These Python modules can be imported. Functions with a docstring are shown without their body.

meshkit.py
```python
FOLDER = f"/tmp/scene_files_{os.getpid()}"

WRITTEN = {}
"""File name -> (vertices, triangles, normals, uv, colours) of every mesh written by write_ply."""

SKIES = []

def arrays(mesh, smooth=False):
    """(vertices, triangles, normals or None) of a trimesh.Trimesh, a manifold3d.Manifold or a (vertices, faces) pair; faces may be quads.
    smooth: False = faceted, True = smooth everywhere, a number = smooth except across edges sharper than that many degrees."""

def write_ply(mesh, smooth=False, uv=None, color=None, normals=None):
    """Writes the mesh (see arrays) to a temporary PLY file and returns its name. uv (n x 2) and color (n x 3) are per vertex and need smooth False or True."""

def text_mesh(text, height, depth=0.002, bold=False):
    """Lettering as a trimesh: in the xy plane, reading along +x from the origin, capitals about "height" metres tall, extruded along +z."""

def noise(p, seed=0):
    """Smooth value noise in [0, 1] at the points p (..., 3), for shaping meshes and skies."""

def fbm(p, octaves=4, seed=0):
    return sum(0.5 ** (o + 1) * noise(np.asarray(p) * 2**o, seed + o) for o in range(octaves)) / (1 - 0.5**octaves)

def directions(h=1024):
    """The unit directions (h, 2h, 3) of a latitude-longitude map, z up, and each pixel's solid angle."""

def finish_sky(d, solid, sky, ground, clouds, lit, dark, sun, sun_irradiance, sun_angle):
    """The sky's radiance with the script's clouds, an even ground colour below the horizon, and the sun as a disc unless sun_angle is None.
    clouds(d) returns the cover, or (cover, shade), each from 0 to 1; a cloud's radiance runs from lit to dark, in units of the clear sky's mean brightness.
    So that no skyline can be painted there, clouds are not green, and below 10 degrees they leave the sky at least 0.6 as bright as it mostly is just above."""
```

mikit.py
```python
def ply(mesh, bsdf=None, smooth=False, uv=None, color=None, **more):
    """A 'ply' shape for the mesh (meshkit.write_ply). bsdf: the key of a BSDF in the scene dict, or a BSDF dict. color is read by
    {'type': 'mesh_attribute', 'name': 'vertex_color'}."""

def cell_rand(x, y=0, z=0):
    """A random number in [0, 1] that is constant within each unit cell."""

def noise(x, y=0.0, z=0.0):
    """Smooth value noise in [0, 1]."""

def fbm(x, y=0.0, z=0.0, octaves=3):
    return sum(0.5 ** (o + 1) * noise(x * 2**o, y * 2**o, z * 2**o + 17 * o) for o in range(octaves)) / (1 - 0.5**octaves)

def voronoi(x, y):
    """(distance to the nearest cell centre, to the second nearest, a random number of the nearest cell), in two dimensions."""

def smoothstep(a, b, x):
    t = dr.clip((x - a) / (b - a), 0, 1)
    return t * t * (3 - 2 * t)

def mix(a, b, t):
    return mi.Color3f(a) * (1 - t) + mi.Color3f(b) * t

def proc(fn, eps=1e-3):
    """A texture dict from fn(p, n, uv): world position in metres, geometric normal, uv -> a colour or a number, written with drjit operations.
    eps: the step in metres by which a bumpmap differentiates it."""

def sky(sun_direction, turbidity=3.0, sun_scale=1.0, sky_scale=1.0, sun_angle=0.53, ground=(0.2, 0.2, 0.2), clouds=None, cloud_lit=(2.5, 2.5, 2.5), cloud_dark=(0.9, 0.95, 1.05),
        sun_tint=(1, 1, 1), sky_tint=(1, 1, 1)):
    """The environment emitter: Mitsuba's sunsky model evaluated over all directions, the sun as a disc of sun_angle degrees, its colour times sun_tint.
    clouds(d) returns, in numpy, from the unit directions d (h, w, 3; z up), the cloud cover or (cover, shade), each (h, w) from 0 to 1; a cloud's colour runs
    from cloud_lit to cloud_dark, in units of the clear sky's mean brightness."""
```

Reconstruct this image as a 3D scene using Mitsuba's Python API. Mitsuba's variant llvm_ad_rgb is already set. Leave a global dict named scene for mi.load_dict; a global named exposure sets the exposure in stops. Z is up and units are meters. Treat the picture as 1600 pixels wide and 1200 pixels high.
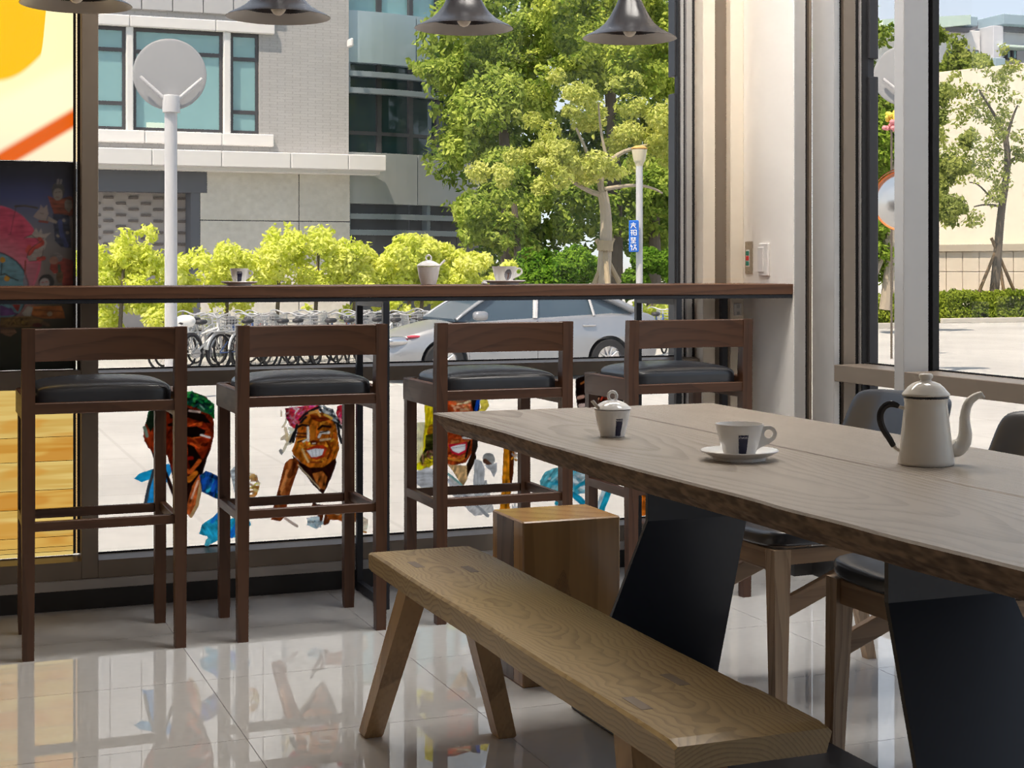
import math
import numpy as np
import trimesh
import mitsuba as mi
import drjit as dr
import shapely.geometry as sg
import mikit
import meshkit
from mikit import proc, noise, fbm, smoothstep, mix, cell_rand

T = mi.ScalarTransform4f
scene, labels = {}, {}
PI = math.pi

# ------------------------------------------------------------------ camera, sky, lights, exposure
exposure = 2.3
GLOW = 2.0 ** -exposure                  # backlit panels are set against the picture's white
EYE = (0.0, 0.0, 1.14)
YAW = math.atan(1015 / 2476.0)
scene['camera'] = {
    'type': 'perspective', 'fov_axis': 'x', 'fov': 2 * math.degrees(math.atan(800 / 2476.0)),
    'near_clip': 0.05, 'far_clip': 2000.0,
    'principal_point_offset_x': -90 / 1600.0, 'principal_point_offset_y': 180 / 1200.0,
    'to_world': T().look_at(origin=EYE, target=(EYE[0] + math.sin(YAW), EYE[1] + math.cos(YAW), EYE[2]), up=(0, 0, 1)),
}


def haze_clouds(d):
    z = d[..., 2]
    n = meshkit.fbm(np.stack([d[..., 0] * 2.2, d[..., 1] * 2.2, z * 4.0], -1), 4, 5)
    return np.clip((n - 0.42) * 2.2, 0, 1) * 0.6 + 0.4


scene['sky'] = mikit.sky((-0.40, -0.27, 0.86), turbidity=4.0, sun_scale=0.75, sky_scale=1.1, sun_tint=(.96, .98, 1.02), sky_tint=(1.0, .93, .83), ground=(0.4, 0.4, 0.38), clouds=haze_clouds,
                         cloud_lit=(1.3, 1.3, 1.3), cloud_dark=(1.0, 1.01, 1.04))
LAMP_POWER = 4.2
CEIL = 3.1
for k, (lx, ly, where) in enumerate([(x, 4.55, 'over the window counter') for x in (1.25, 1.95, 2.6)] + [(2.5, y, 'along the right-hand window') for y in (3.3,)]):  # ceiling panels out of view, placed to light the counter, column and table
    root = 'unseen_ceiling_light' + (f'_{k:03d}' if k else '')
    v = np.array([[-.28, -.28, 0], [.28, -.28, 0], [.28, .28, 0], [-.28, .28, 0]], float) + [lx, ly, CEIL - .012]
    scene[root + '__diffuser'] = mikit.ply((v, np.array([[0, 2, 1], [0, 3, 2]])), {'type': 'diffuse', 'reflectance': {'type': 'rgb', 'value': [.8, .8, .8]}},
                                           emitter={'type': 'area', 'radiance': {'type': 'rgb', 'value': [LAMP_POWER, LAMP_POWER * .94, LAMP_POWER * .86]}})
    labels[root] = {'label': 'unseen square white ceiling light panel, placed to light the room, ' + where, 'category': 'ceiling light', 'group': 'unseen square ceiling lights ' + where}

# ------------------------------------------------------------------ helpers
roots = {k.split('__')[0] for k in scene}


def free(key, taken):
    if key not in taken:
        return key
    i = 1
    while f'{key}_{i:03d}' in taken:
        i += 1
    return f'{key}_{i:03d}'


def tag(key, label=None, cat=None, group=None, kind=None):
    d = labels.setdefault(key, {})
    for a, b in (('label', label), ('category', cat), ('group', group), ('kind', kind)):
        if b:
            d[a] = b
    return key


def thing(name, label=None, cat=None, group=None, kind=None):
    key = free(name, roots)
    roots.add(key)
    return tag(key, label, cat, group, kind)


def put(shape, name, parent=None, M=None, **t):
    """One entry of the scene: a top-level thing, or a part under its parent's key."""
    if parent:
        key = free(parent + '__' + name, scene)
    else:
        key = free(name, roots)
        roots.add(key)
    scene[key] = {**shape, 'to_world': M} if M is not None else shape
    if t:
        tag(key, **t)
    return key


def add(name, mesh, bsdf, parent=None, smooth=False, M=None, color=None, emitter=None, uv=None, **t):
    more = {'emitter': emitter} if emitter else {}
    return put(mikit.ply(mesh, bsdf, smooth, uv=uv, color=color, **more), name, parent, M, **t)


class Kit:
    """A thing built once: (part key, shape) pairs, then set down any number of times."""
    def __init__(self):
        self.parts = []

    def add(self, name, mesh, bsdf, smooth=False, color=None, under=None, label=None):
        name = (under + '__' if under else '') + name
        key = free(name, [p[0] for p in self.parts])
        self.parts.append((key, mikit.ply(mesh, bsdf, smooth, color=color), label))
        return key

    def place(self, name, M, label=None, cat=None, group=None, swap=None):
        root = thing(name, label, cat, group)
        for key, shape, lab in self.parts:
            if swap and key in swap:
                shape = {**shape, 'bsdf': {'type': 'ref', 'id': swap[key]}}
            scene[f'{root}__{key}'] = {**shape, 'to_world': M}
            if lab:
                labels[f'{root}__{key}'] = {'label': lab}
        return root


def hull(pts):
    m = trimesh.Trimesh(np.asarray(pts, float)).convex_hull if False else trimesh.convex.convex_hull(np.asarray(pts, float))
    return m


def box(x0, x1, y0, y1, z0, z1, b=0.0):
    """A box with chamfered edges of width b."""
    x0, x1 = min(x0, x1), max(x0, x1)
    y0, y1 = min(y0, y1), max(y0, y1)
    z0, z1 = min(z0, z1), max(z0, z1)
    if b <= 0:
        m = trimesh.creation.box((x1 - x0, y1 - y0, z1 - z0))
        m.apply_translation(((x0 + x1) / 2, (y0 + y1) / 2, (z0 + z1) / 2))
        return m
    b = min(b, .45 * (x1 - x0), .45 * (y1 - y0), .45 * (z1 - z0))
    p = []
    for x, sx in ((x0, 1), (x1, -1)):
        for y, sy in ((y0, 1), (y1, -1)):
            for z, sz in ((z0, 1), (z1, -1)):
                p += [(x, y + sy * b, z + sz * b), (x + sx * b, y, z + sz * b), (x + sx * b, y + sy * b, z)]
    return hull(p)


def bar(a, b, w, h, bev=0.002, up=(0, 0, 1)):
    """A square bar from a to b: w wide, h deep."""
    a, b = np.asarray(a, float), np.asarray(b, float)
    d = b - a
    n = np.linalg.norm(d)
    d /= n
    u = np.asarray(up, float)
    if abs(d @ u) > .98:
        u = np.array([0, 1.0, 0])
    s = np.cross(d, u)
    s /= np.linalg.norm(s)
    t = np.cross(s, d)
    m = box(-w / 2, w / 2, 0, n, -h / 2, h / 2, bev)
    M = np.eye(4)
    M[:3, 0], M[:3, 1], M[:3, 2], M[:3, 3] = s, d, t, a
    m.apply_transform(M)
    return m


def cat(*ms):
    return trimesh.util.concatenate([trimesh.Trimesh(m[0], m[1], process=False) if isinstance(m, tuple) else m for m in ms])


def lathe(profile, n=48, centre=(0, 0, 0)):
    """The profile [(r, z), ...] turned about the z axis."""
    p = np.asarray(profile, float)
    a = np.arange(n) * 2 * PI / n
    v = np.stack([p[:, None, 0] * np.cos(a), p[:, None, 0] * np.sin(a), np.broadcast_to(p[:, None, 1], (len(p), n))], -1).reshape(-1, 3) + centre
    i, j = np.meshgrid(np.arange(len(p) - 1), np.arange(n), indexing='ij')
    q = np.stack([i * n + j, i * n + (j + 1) % n, (i + 1) * n + (j + 1) % n, (i + 1) * n + j], -1).reshape(-1, 4)
    m = trimesh.Trimesh(v, np.vstack([q[:, [0, 1, 2]], q[:, [0, 2, 3]]]), process=False)
    m.merge_vertices()
    m.update_faces(m.nondegenerate_faces())
    return m


def tube(path, rad, n=10, flat=1.0, caps=True, up=(0, 0, 1)):
    """A tube along the path; rad per point or one number; flat squeezes it along the second side axis."""
    p = np.asarray(path, float)
    r = np.broadcast_to(np.asarray(rad, float), (len(p),))
    t = np.gradient(p, axis=0)
    t /= np.linalg.norm(t, axis=1, keepdims=True) + 1e-12
    u = np.asarray(up, float)
    if np.abs(t @ u).max() > .97:
        u = np.array([.31, .9, .05]) if abs(up[2]) > .5 else np.array([0, 0, 1.0])
    s = np.cross(t, u)
    s /= np.linalg.norm(s, axis=1, keepdims=True)
    b = np.cross(s, t)
    a = np.arange(n) * 2 * PI / n
    v = p[:, None] + r[:, None, None] * (np.cos(a)[None, :, None] * s[:, None] + flat * np.sin(a)[None, :, None] * b[:, None])
    v = v.reshape(-1, 3)
    i, j = np.meshgrid(np.arange(len(p) - 1), np.arange(n), indexing='ij')
    q = np.stack([i * n + j, i * n + (j + 1) % n, (i + 1) * n + (j + 1) % n, (i + 1) * n + j], -1).reshape(-1, 4)
    f = np.vstack([q[:, [0, 1, 2]], q[:, [0, 2, 3]]])
    if caps:
        k = len(v)
        v = np.vstack([v, p[:1], p[-1:]])
        jj = np.arange(n)
        f = np.vstack([f, np.stack([np.full(n, k), (jj + 1) % n, jj], 1), np.stack([np.full(n, k + 1), (len(p) - 1) * n + jj, (len(p) - 1) * n + (jj + 1) % n], 1)])
    m = trimesh.Trimesh(v, f, process=False)
    return m


def spline(pts, n=40):
    from scipy.interpolate import CubicSpline
    p = np.asarray(pts, float)
    s = np.r_[0, np.cumsum(np.linalg.norm(np.diff(p[:, :3], axis=0), axis=1))]
    return CubicSpline(s, p)(np.linspace(0, s[-1], n))


def superell(c, a, e1, e2, nu=20, nv=40, clip=None):
    """A superellipsoid: a rounded cushion."""
    u = np.linspace(-PI / 2, PI / 2, nu)
    w = np.arange(nv) * 2 * PI / nv
    f = lambda x, e: np.sign(x) * np.abs(x) ** e
    U, W = np.meshgrid(u, w, indexing='ij')
    v = np.stack([a[0] * f(np.cos(U), e1) * f(np.cos(W), e2), a[1] * f(np.cos(U), e1) * f(np.sin(W), e2), a[2] * f(np.sin(U), e1)], -1).reshape(-1, 3) + c
    i, j = np.meshgrid(np.arange(nu - 1), np.arange(nv), indexing='ij')
    q = np.stack([i * nv + j, i * nv + (j + 1) % nv, (i + 1) * nv + (j + 1) % nv, (i + 1) * nv + j], -1).reshape(-1, 4)
    m = trimesh.Trimesh(v, np.vstack([q[:, [0, 1, 2]], q[:, [0, 2, 3]]]), process=False)
    m.merge_vertices()
    m.update_faces(m.nondegenerate_faces())
    return m


def extrude(poly, h):
    return trimesh.creation.extrude_polygon(poly, h, engine='earcut')


def upright(m, y):
    """From the xy plane (extruded along z) to the xz plane, its front face at y looking to -y."""
    v = np.array(m.vertices)
    return trimesh.Trimesh(np.stack([v[:, 0], y - v[:, 2], v[:, 1]], 1), np.array(m.faces), process=False)


# ------------------------------------------------------------------ materials
def rgb(*c):
    return {'type': 'rgb', 'value': [float(x) for x in (c if len(c) == 3 else c * 3)]}


def mat(name, base, rough=.5, two=True, **k):
    b = {'type': 'principled', 'base_color': base if isinstance(base, dict) else rgb(*base), 'roughness': rough, **k}
    scene[name] = {'type': 'twosided', 'bsdf': b} if two else b
    return name


def grain(along, scale, lo, hi, freq=26.0, log=(0.0, 0.0), warp=.035, fine=.35, curl=0.0):
    """Wood: growth rings of a log whose axis runs along one axis, stretched noise on top."""
    def fn(p, n, uv):
        q = [p.x, p.y, p.z]
        l = q.pop(along)
        a, b = q
        w1 = fbm(a * 7 * scale + 3, b * 7 * scale, l * 1.6 * scale, 3) - .5
        r = dr.sqrt(dr.square(a - log[0] + w1 * warp * 2) + dr.square(b - log[1] + .03 * dr.sin(l * 1.3))) + warp * 1.2 * (fbm(l * 2.2, a * 4, b * 4, 3) - .5)
        if curl:
            r = r + curl * (fbm(l * 11, a * 9, b * 9, 2) - .5) + curl * .35 * (noise(l * 34, a * 16, 1.0) - .5)
        t = r * freq
        ring = t - dr.floor(t)
        ring = smoothstep(.35, .95, ring) * (1 - smoothstep(.95, 1.0, ring))
        f = fbm(a * 190 * scale, b * 190 * scale, l * 7 * scale, 2)
        big = fbm(a * 5, b * 5, l * 1.1 + 9, 2)
        return mix(hi, lo, dr.clip(.62 * ring + fine * (f - .5) * 1.6 + .5 * (big - .45), 0, 1))
    return fn


mat('stool_wood', proc(grain(2, 1.0, (.047, .0175, .0072), (.080, .0320, .0132), 45, (-.4, 2.0), fine=.5)), .44)
mat('stool_wood_side', proc(grain(1, 1.0, (.047, .0175, .0072), (.080, .0320, .0132), 45, (3.0, .6), fine=.5)), .44)
mat('stool_wood_cross', proc(grain(0, 1.0, (.047, .0175, .0072), (.080, .0320, .0132), 45, (5.6, .6), fine=.5)), .44)
mat('counter_wood', proc(grain(0, .8, (.055, .022, .010), (.120, .052, .025), 40, (5.0, .6))), .36)
mat('bench_wood', proc(grain(1, 1.0, (.20, .132, .058), (.335, .238, .115), 150, (1.09, .34), .030, .4, .019)), .34)
mat('table_wood', proc(grain(1, 1.0, (.185, .15, .115), (.28, .238, .195), 110, (1.4, .42), .04, .5)), .40)
mat('cube_wood', proc(grain(2, .7, (.20, .108, .040), (.29, .165, .065), 14, (1.2, 3.7), .05, .3)), .20, clearcoat=.5, clearcoat_gloss=.9)
mat('ash_wood', proc(grain(2, 1.2, (.24, .145, .082), (.42, .29, .18), 55, (1.6, 3.0))), .42)


def bark(p, n, uv):
    f = fbm(p.y * 13, p.x * 40, p.z * 60, 4)
    g = fbm(p.y * 45, p.z * 120, p.x * 60, 2)
    return mix((.060, .032, .016), (.205, .130, .075), smoothstep(.28, .74, f * .5 + g * .5))


mat('ash_wood_cross', proc(grain(1, 1.2, (.19, .105, .052), (.30, .185, .10), 30, (2.2, .2))), .42)
mat('ash_wood_side', proc(grain(0, 1.2, (.19, .11, .058), (.31, .195, .11), 30, (3.3, .2))), .42)
mat('bark_edge', proc(bark), .62)
mat('leather', (.024, .027, .034), .30, specular=.8)
mat('black_steel', (.015, .018, .026), .40, specular=.5)
mat('frame_metal', (.225, .182, .143), .38, metallic=.3)
mat('jamb_cream', (.74, .665, .555), .4)
mat('frame_grey', (.47, .46, .455), .34, metallic=.35)
mat('frame_dark', (.028, .028, .032), .4)
mat('gasket', (.010, .010, .011), .6)
mat('cream_wall', (.82, .79, .745), .5)
mat('ceiling_white', (.75, .73, .70), .8)
mat('room_wall', (.40, .33, .27), .8)
mat('plinth', (.40, .375, .35), .35)
mat('black_skirting', (.016, .015, .015), .45)
mat('porcelain', (.70, .69, .67), .08, specular=.5)
mat('navy_print', (.012, .014, .045), .25)
mat('print_white', (.55, .55, .58), .4)
mat('enamel', (.66, .63, .57), .09, specular=.5)
mat('black_enamel', (.010, .010, .012), .12)
mat('steel', (.60, .58, .55), .22, metallic=1.0)
mat('lamp_black', (.018, .018, .021), .26, specular=.45)
mat('lamp_inside', (.34, .31, .28), .38)
mat('plastic_white', (.72, .70, .68), .3)
mat('brass_plate', (.42, .36, .28), .35, metallic=.7)
mat('led_green', (.01, .20, .14), .3)
mat('led_red', (.60, .02, .02), .3)


def tile_colour(p, n, uv):
    f = fbm(p.x * 1.7 + 4, p.y * 1.2, 0.0, 3)
    g = fbm(p.x * 60, p.y * 60, 0.0, 2)
    return mix((.62, .62, .615), (.70, .70, .695), dr.clip(f * .8 + (g - .5) * .35, 0, 1))


scene['floor_tile'] = {'type': 'blendbsdf', 'weight': .40, 'matt': {'type': 'diffuse', 'reflectance': proc(tile_colour)},
                       'polish': {'type': 'conductor', 'material': 'none', 'specular_reflectance': rgb(.93, .94, .95)}}
mat('grout', (.085, .08, .075), .8)
scene['clear_glass'] = {'type': 'thindielectric', 'int_ior': 1.2}
scene['leaf'] = {'type': 'principledthin', 'base_color': {'type': 'mesh_attribute', 'name': 'vertex_color'}, 'roughness': .45, 'diff_trans': .8, 'eta': 1.4}
scene['paint_film'] = {'type': 'principledthin', 'base_color': {'type': 'mesh_attribute', 'name': 'vertex_color'}, 'roughness': .35, 'diff_trans': 1.5, 'eta': 1.3}
scene['print_card'] = {'type': 'twosided', 'bsdf': {'type': 'principled', 'base_color': {'type': 'mesh_attribute', 'name': 'vertex_color'}, 'roughness': .45}}
mat('walnut', proc(grain(2, 1.0, (.035, .020, .013), (.105, .066, .045), 40, (1.0, 3.9))), .35)
mat('knot_wood', (.060, .026, .015), .4)
mat('bulb_glass', (.80, .72, .60), .25)
mat('bench_leg_wood', proc(grain(2, 1.0, (.20, .112, .050), (.34, .208, .100), 9, (.4, 2.0), .03, .5)), .4)
mat('tenon_wood', (.16, .115, .075), .45)

# ------------------------------------------------------------------ the room: floor, walls, ceiling
struct = dict(kind='structure')
FX = (-4.0, 3.22)
FY = (-4.6, 5.53)
add('floor', box(FX[0], 3.4, FY[0], 5.62, -.25, -.0022), 'grout', label='polished pale grey tiled floor of the cafe', **struct)
PX, PY, GX, GY_ = .5975, .595, .733, 4.447
tile_ply = mikit.ply(box(-PX / 2 + .0009, PX / 2 - .0009, -PY / 2 + .0009, PY / 2 - .0009, -.01, 0), 'floor_tile')
for i in range(-7, 5):
    for j in range(-15, 3):
        x0, x1 = GX + (i - 1) * PX, GX + i * PX
        y0, y1 = GY_ + (j - 1) * PY, GY_ + j * PY
        cx0, cx1, cy0, cy1 = max(x0, FX[0]), min(x1, 3.08), max(y0, FY[0]), min(y1, FY[1])
        if cx1 - cx0 < .02 or cy1 - cy0 < .02:
            continue
        if (cx0, cx1, cy0, cy1) == (x0, x1, y0, y1):
            put(tile_ply, 'tile', 'floor', T().translate(((x0 + x1) / 2, (y0 + y1) / 2, 0)))
        else:
            add('tile', box(cx0 + .0009, cx1 - .0009, cy0 + .0009, cy1 - .0009, -.01, 0), 'floor_tile', 'floor')
add('ceiling', box(FX[0], 3.3, FY[0], 5.6, CEIL, CEIL + .2), 'ceiling_white', label='white ceiling of the cafe', **struct)
add('wall_back', box(FX[0] - .1, 3.3, FY[0] - .12, FY[0], 0, CEIL), 'room_wall', label='brown wall behind the viewer', **struct)
add('wall_left', box(FX[0] - .12, FX[0], FY[0], 5.6, 0, CEIL), 'room_wall', label='brown side wall on the left of the cafe', **struct)
add('wall_front', cat(box(FX[0], -.93, 5.53, 5.65, 0, CEIL), box(-.93, 3.0, 5.53, 5.65, 2.75, CEIL)), 'room_wall', label='wall around and over the front window', **struct)

# ------------------------------------------------------------------ front window (window_1)
GLASS = 5.59
add('window_1', cat(
    box(.500, .555, 5.530, 5.62, .10, 2.75, .002),                    # mullion
    box(2.868, 2.942, 5.548, 5.62, .10, 2.75, .001),                  # return
    box(-.93, .500, 5.534, 5.60, .738, .800, .001),                   # rail of the left bay
    box(-.985, -.93, 5.530, 5.62, .10, 2.75, .002)), 'frame_metal', label='brown metal frame of the tall front window', **struct)
add('jamb', box(2.815, 2.868, 5.500, 5.62, .10, 2.75, .002), 'jamb_cream', 'window_1')
add('jamb', box(2.942, 3.001, 5.512, 5.62, .10, 2.75, .003), 'jamb_cream', 'window_1')
wedge = lambda x0, x1, z0, z1, z2: hull([(x, y, z) for x in (x0, x1) for y, z in ((5.53, z0), (5.53, z1), (5.592, z0), (5.592, z2))])
add('rail', wedge(.555, 2.815, .738, .789, .7985), 'frame_metal', 'window_1')
add('sill', wedge(.555, 2.815, .100, .160, .1735), 'frame_metal', 'window_1')
add('sill', wedge(-.93, .500, .100, .160, .1735), 'frame_metal', 'window_1')
add('head', box(-.93, 2.815, 5.53, 5.62, 2.69, 2.75, .002), 'frame_metal', 'window_1')
for x0, x1, z0, z1 in ((.555, 2.745, .801, 2.69), (.555, 2.745, .1765, .735)):
    v = np.array([[x0, GLASS, z0], [x1, GLASS, z0], [x1, GLASS, z1], [x0, GLASS, z1]])
    add('pane', (v, np.array([[0, 1, 2, 3]])), 'clear_glass', 'window_1')
    m = [box(x0, x1, GLASS - .004, GLASS + .004, z0 - .004, z0 + .0005), box(x0, x0 + .003, GLASS - .004, GLASS + .004, z0, z1)]
    add('gasket', cat(*m), 'gasket', 'window_1')
# stepped edge of the frame towards the right-hand jamb, and the outer cap in two lengths
for x0, x1, y0, m in ((2.748, 2.756, 5.582, 'gasket'), (2.756, 2.768, 5.575, 'frame_grey'), (2.768, 2.776, 5.58, 'frame_dark'), (2.776, 2.800, 5.565, 'frame_grey'), (2.800, 2.815, 5.572, 'gasket')):
    add('glazing_bead', box(x0, x1, y0, 5.615, .174, 2.69), m, 'window_1')
for z0, z1 in ((0.1, 1.830), (1.898, 2.75)):
    add('outer_cap', box(2.742, 2.79, 5.602, 5.66, z0, z1, .002), 'frame_dark', 'window_1')
add('trim_1', cat(box(-.985, 3.001, 5.522, 5.62, .066, .1005, .002), box(-.985, 3.001, 5.532, 5.62, .03, .066)), 'plinth', label='pale ledge along the foot of the front window', **struct)
add('baseboard_front', box(FX[0], 3.001, 5.525, 5.62, -.002, .066, .001), 'black_skirting', label='black skirting under the front window', **struct)

# ------------------------------------------------------------------ corner column and right-hand window (window_2)
add('wall_column', cat(box(3.002, 3.049, 5.130, 5.70, .09, CEIL, .002)), 'cream_wall', label='cream corner column with light switches', **struct)
add('face', cat(box(3.004, 3.049, 5.124, 5.130, .09, CEIL)), 'frame_grey', 'wall_column')
add('recess', cat(box(3.049, 3.070, 5.150, 5.70, .09, CEIL)), 'frame_dark', 'wall_column')
add('strip', cat(box(3.070, 3.082, 5.134, 5.70, .09, CEIL)), 'frame_metal', 'wall_column')
add('baseboard_right', cat(box(2.998, 3.082, 5.12, 5.53, -.002, .09, .001), box(3.075, 3.2, FY[0], 5.13, -.002, .075, .001)), 'black_skirting', label='black skirting at the foot of the corner column and right window', **struct)
RG = 3.222
add('window_2', cat(box(3.082, 3.10, 4.979, 5.131, .075, CEIL, .002),
                    *[box(3.082, 3.183, y, y + .057, .075, CEIL, .002) for y in (4.536, 3.0, 1.46, -.08, -1.62, -3.16, -4.6)]),
    'frame_grey', label='grey metal frame of the right-hand window beside the table', **struct)
for x0, x1, y0, m in ((3.10, 3.112, 4.990, 'frame_grey'), (3.112, 3.128, 5.005, 'gasket'), (3.128, 3.178, 4.985, 'frame_metal'), (3.178, 3.200, 5.0, 'gasket'), (3.200, 3.214, 4.982, 'frame_grey')):
    add('glazing_bead', box(x0, x1, y0, 5.10, .075, CEIL), m, 'window_2')
for z0, z1 in ((0.075, 1.846), (1.912, CEIL)):
    add('outer_cap', box(3.224, 3.262, 4.962, 5.12, z0, z1, .002), 'frame_dark', 'window_2')
add('outer_cap', box(3.224, 3.252, 4.975, 5.12, .075, CEIL, .002), 'frame_dark', 'window_2')
ys = [4.979, 4.593, 4.536, 3.057, 3.0, 1.517, 1.46, -.023, -.08, -1.563, -1.62, -3.103, -3.16, -4.543]
for y1, y0 in zip(ys[::2], ys[1::2]):
    add('rail', box(3.083, 3.222, y0, y1, .7305, .791, .002), 'frame_metal', 'window_2')
    add('sill', box(3.083, 3.222, y0, y1, .075, .135, .002), 'frame_metal', 'window_2')
    add('gasket', cat(box(3.216, 3.228, y0, y1, .791, .796), box(3.200, 3.226, y1 - .004 if y1 > 4.9 else y1, y1 + .03 if y1 < 4.9 else y1, .135, CEIL), box(3.183, 3.226, y0 - .012, y0, .135, CEIL)), 'gasket', 'window_2')
    for z0, z1 in ((.135, .7305), (.796, CEIL)):
        v = np.array([[RG, y0 - .01, z0], [RG, y1, z0], [RG, y1, z1], [RG, y0 - .01, z1]])
        add('pane', (v, np.array([[0, 1, 2, 3]])), 'clear_glass', 'window_2')

# ------------------------------------------------------------------ switches on the column
k = thing('switch_plate', 'metal switch plate with green and red buttons on the cream column', 'switch')
add('plate', box(2.996, 3.002, 5.438, 5.495, 1.121, 1.247, .002), 'brass_plate', k)
add('backing', box(2.9945, 2.996, 5.456, 5.484, 1.148, 1.214, .0004), 'plastic_white', k)
for z, m in ((1.201, 'led_green'), (1.181, 'led_red'), (1.161, 'led_green')):
    add('button', box(2.991, 2.9945, 5.460, 5.480, z - .0085, z + .0085, .001), m, k)
for z in (1.2365, 1.1305):
    s = lathe([(0, 0), (.004, 0), (.004, .0015), (0, .002)], 12)
    s.apply_transform(trimesh.transformations.rotation_matrix(-PI / 2, (0, 1, 0)))
    s.apply_translation((2.996, 5.4665, z))
    add('screw', s, 'brass_plate', k)
k = thing('light_switch', 'white plastic rocker switch on the cream column', 'switch')
add('plate', box(2.990, 3.002, 5.306, 5.378, 1.112, 1.238, .003), 'plastic_white', k)
add('rocker', box(2.984, 2.990, 5.330, 5.375, 1.126, 1.224, .003), 'plastic_white', k)
k = thing('wall_socket', 'small pale socket on the window jamb under the wooden counter', 'socket')
add('plate', box(2.955, 2.990, 5.506, 5.512, .955, 1.005, .002), 'plastic_white', k)
for z in (.966, .992):
    add('outlet', box(2.966, 2.979, 5.5045, 5.5065, z - .006, z + .006, .0005), 'frame_grey', k)

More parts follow.
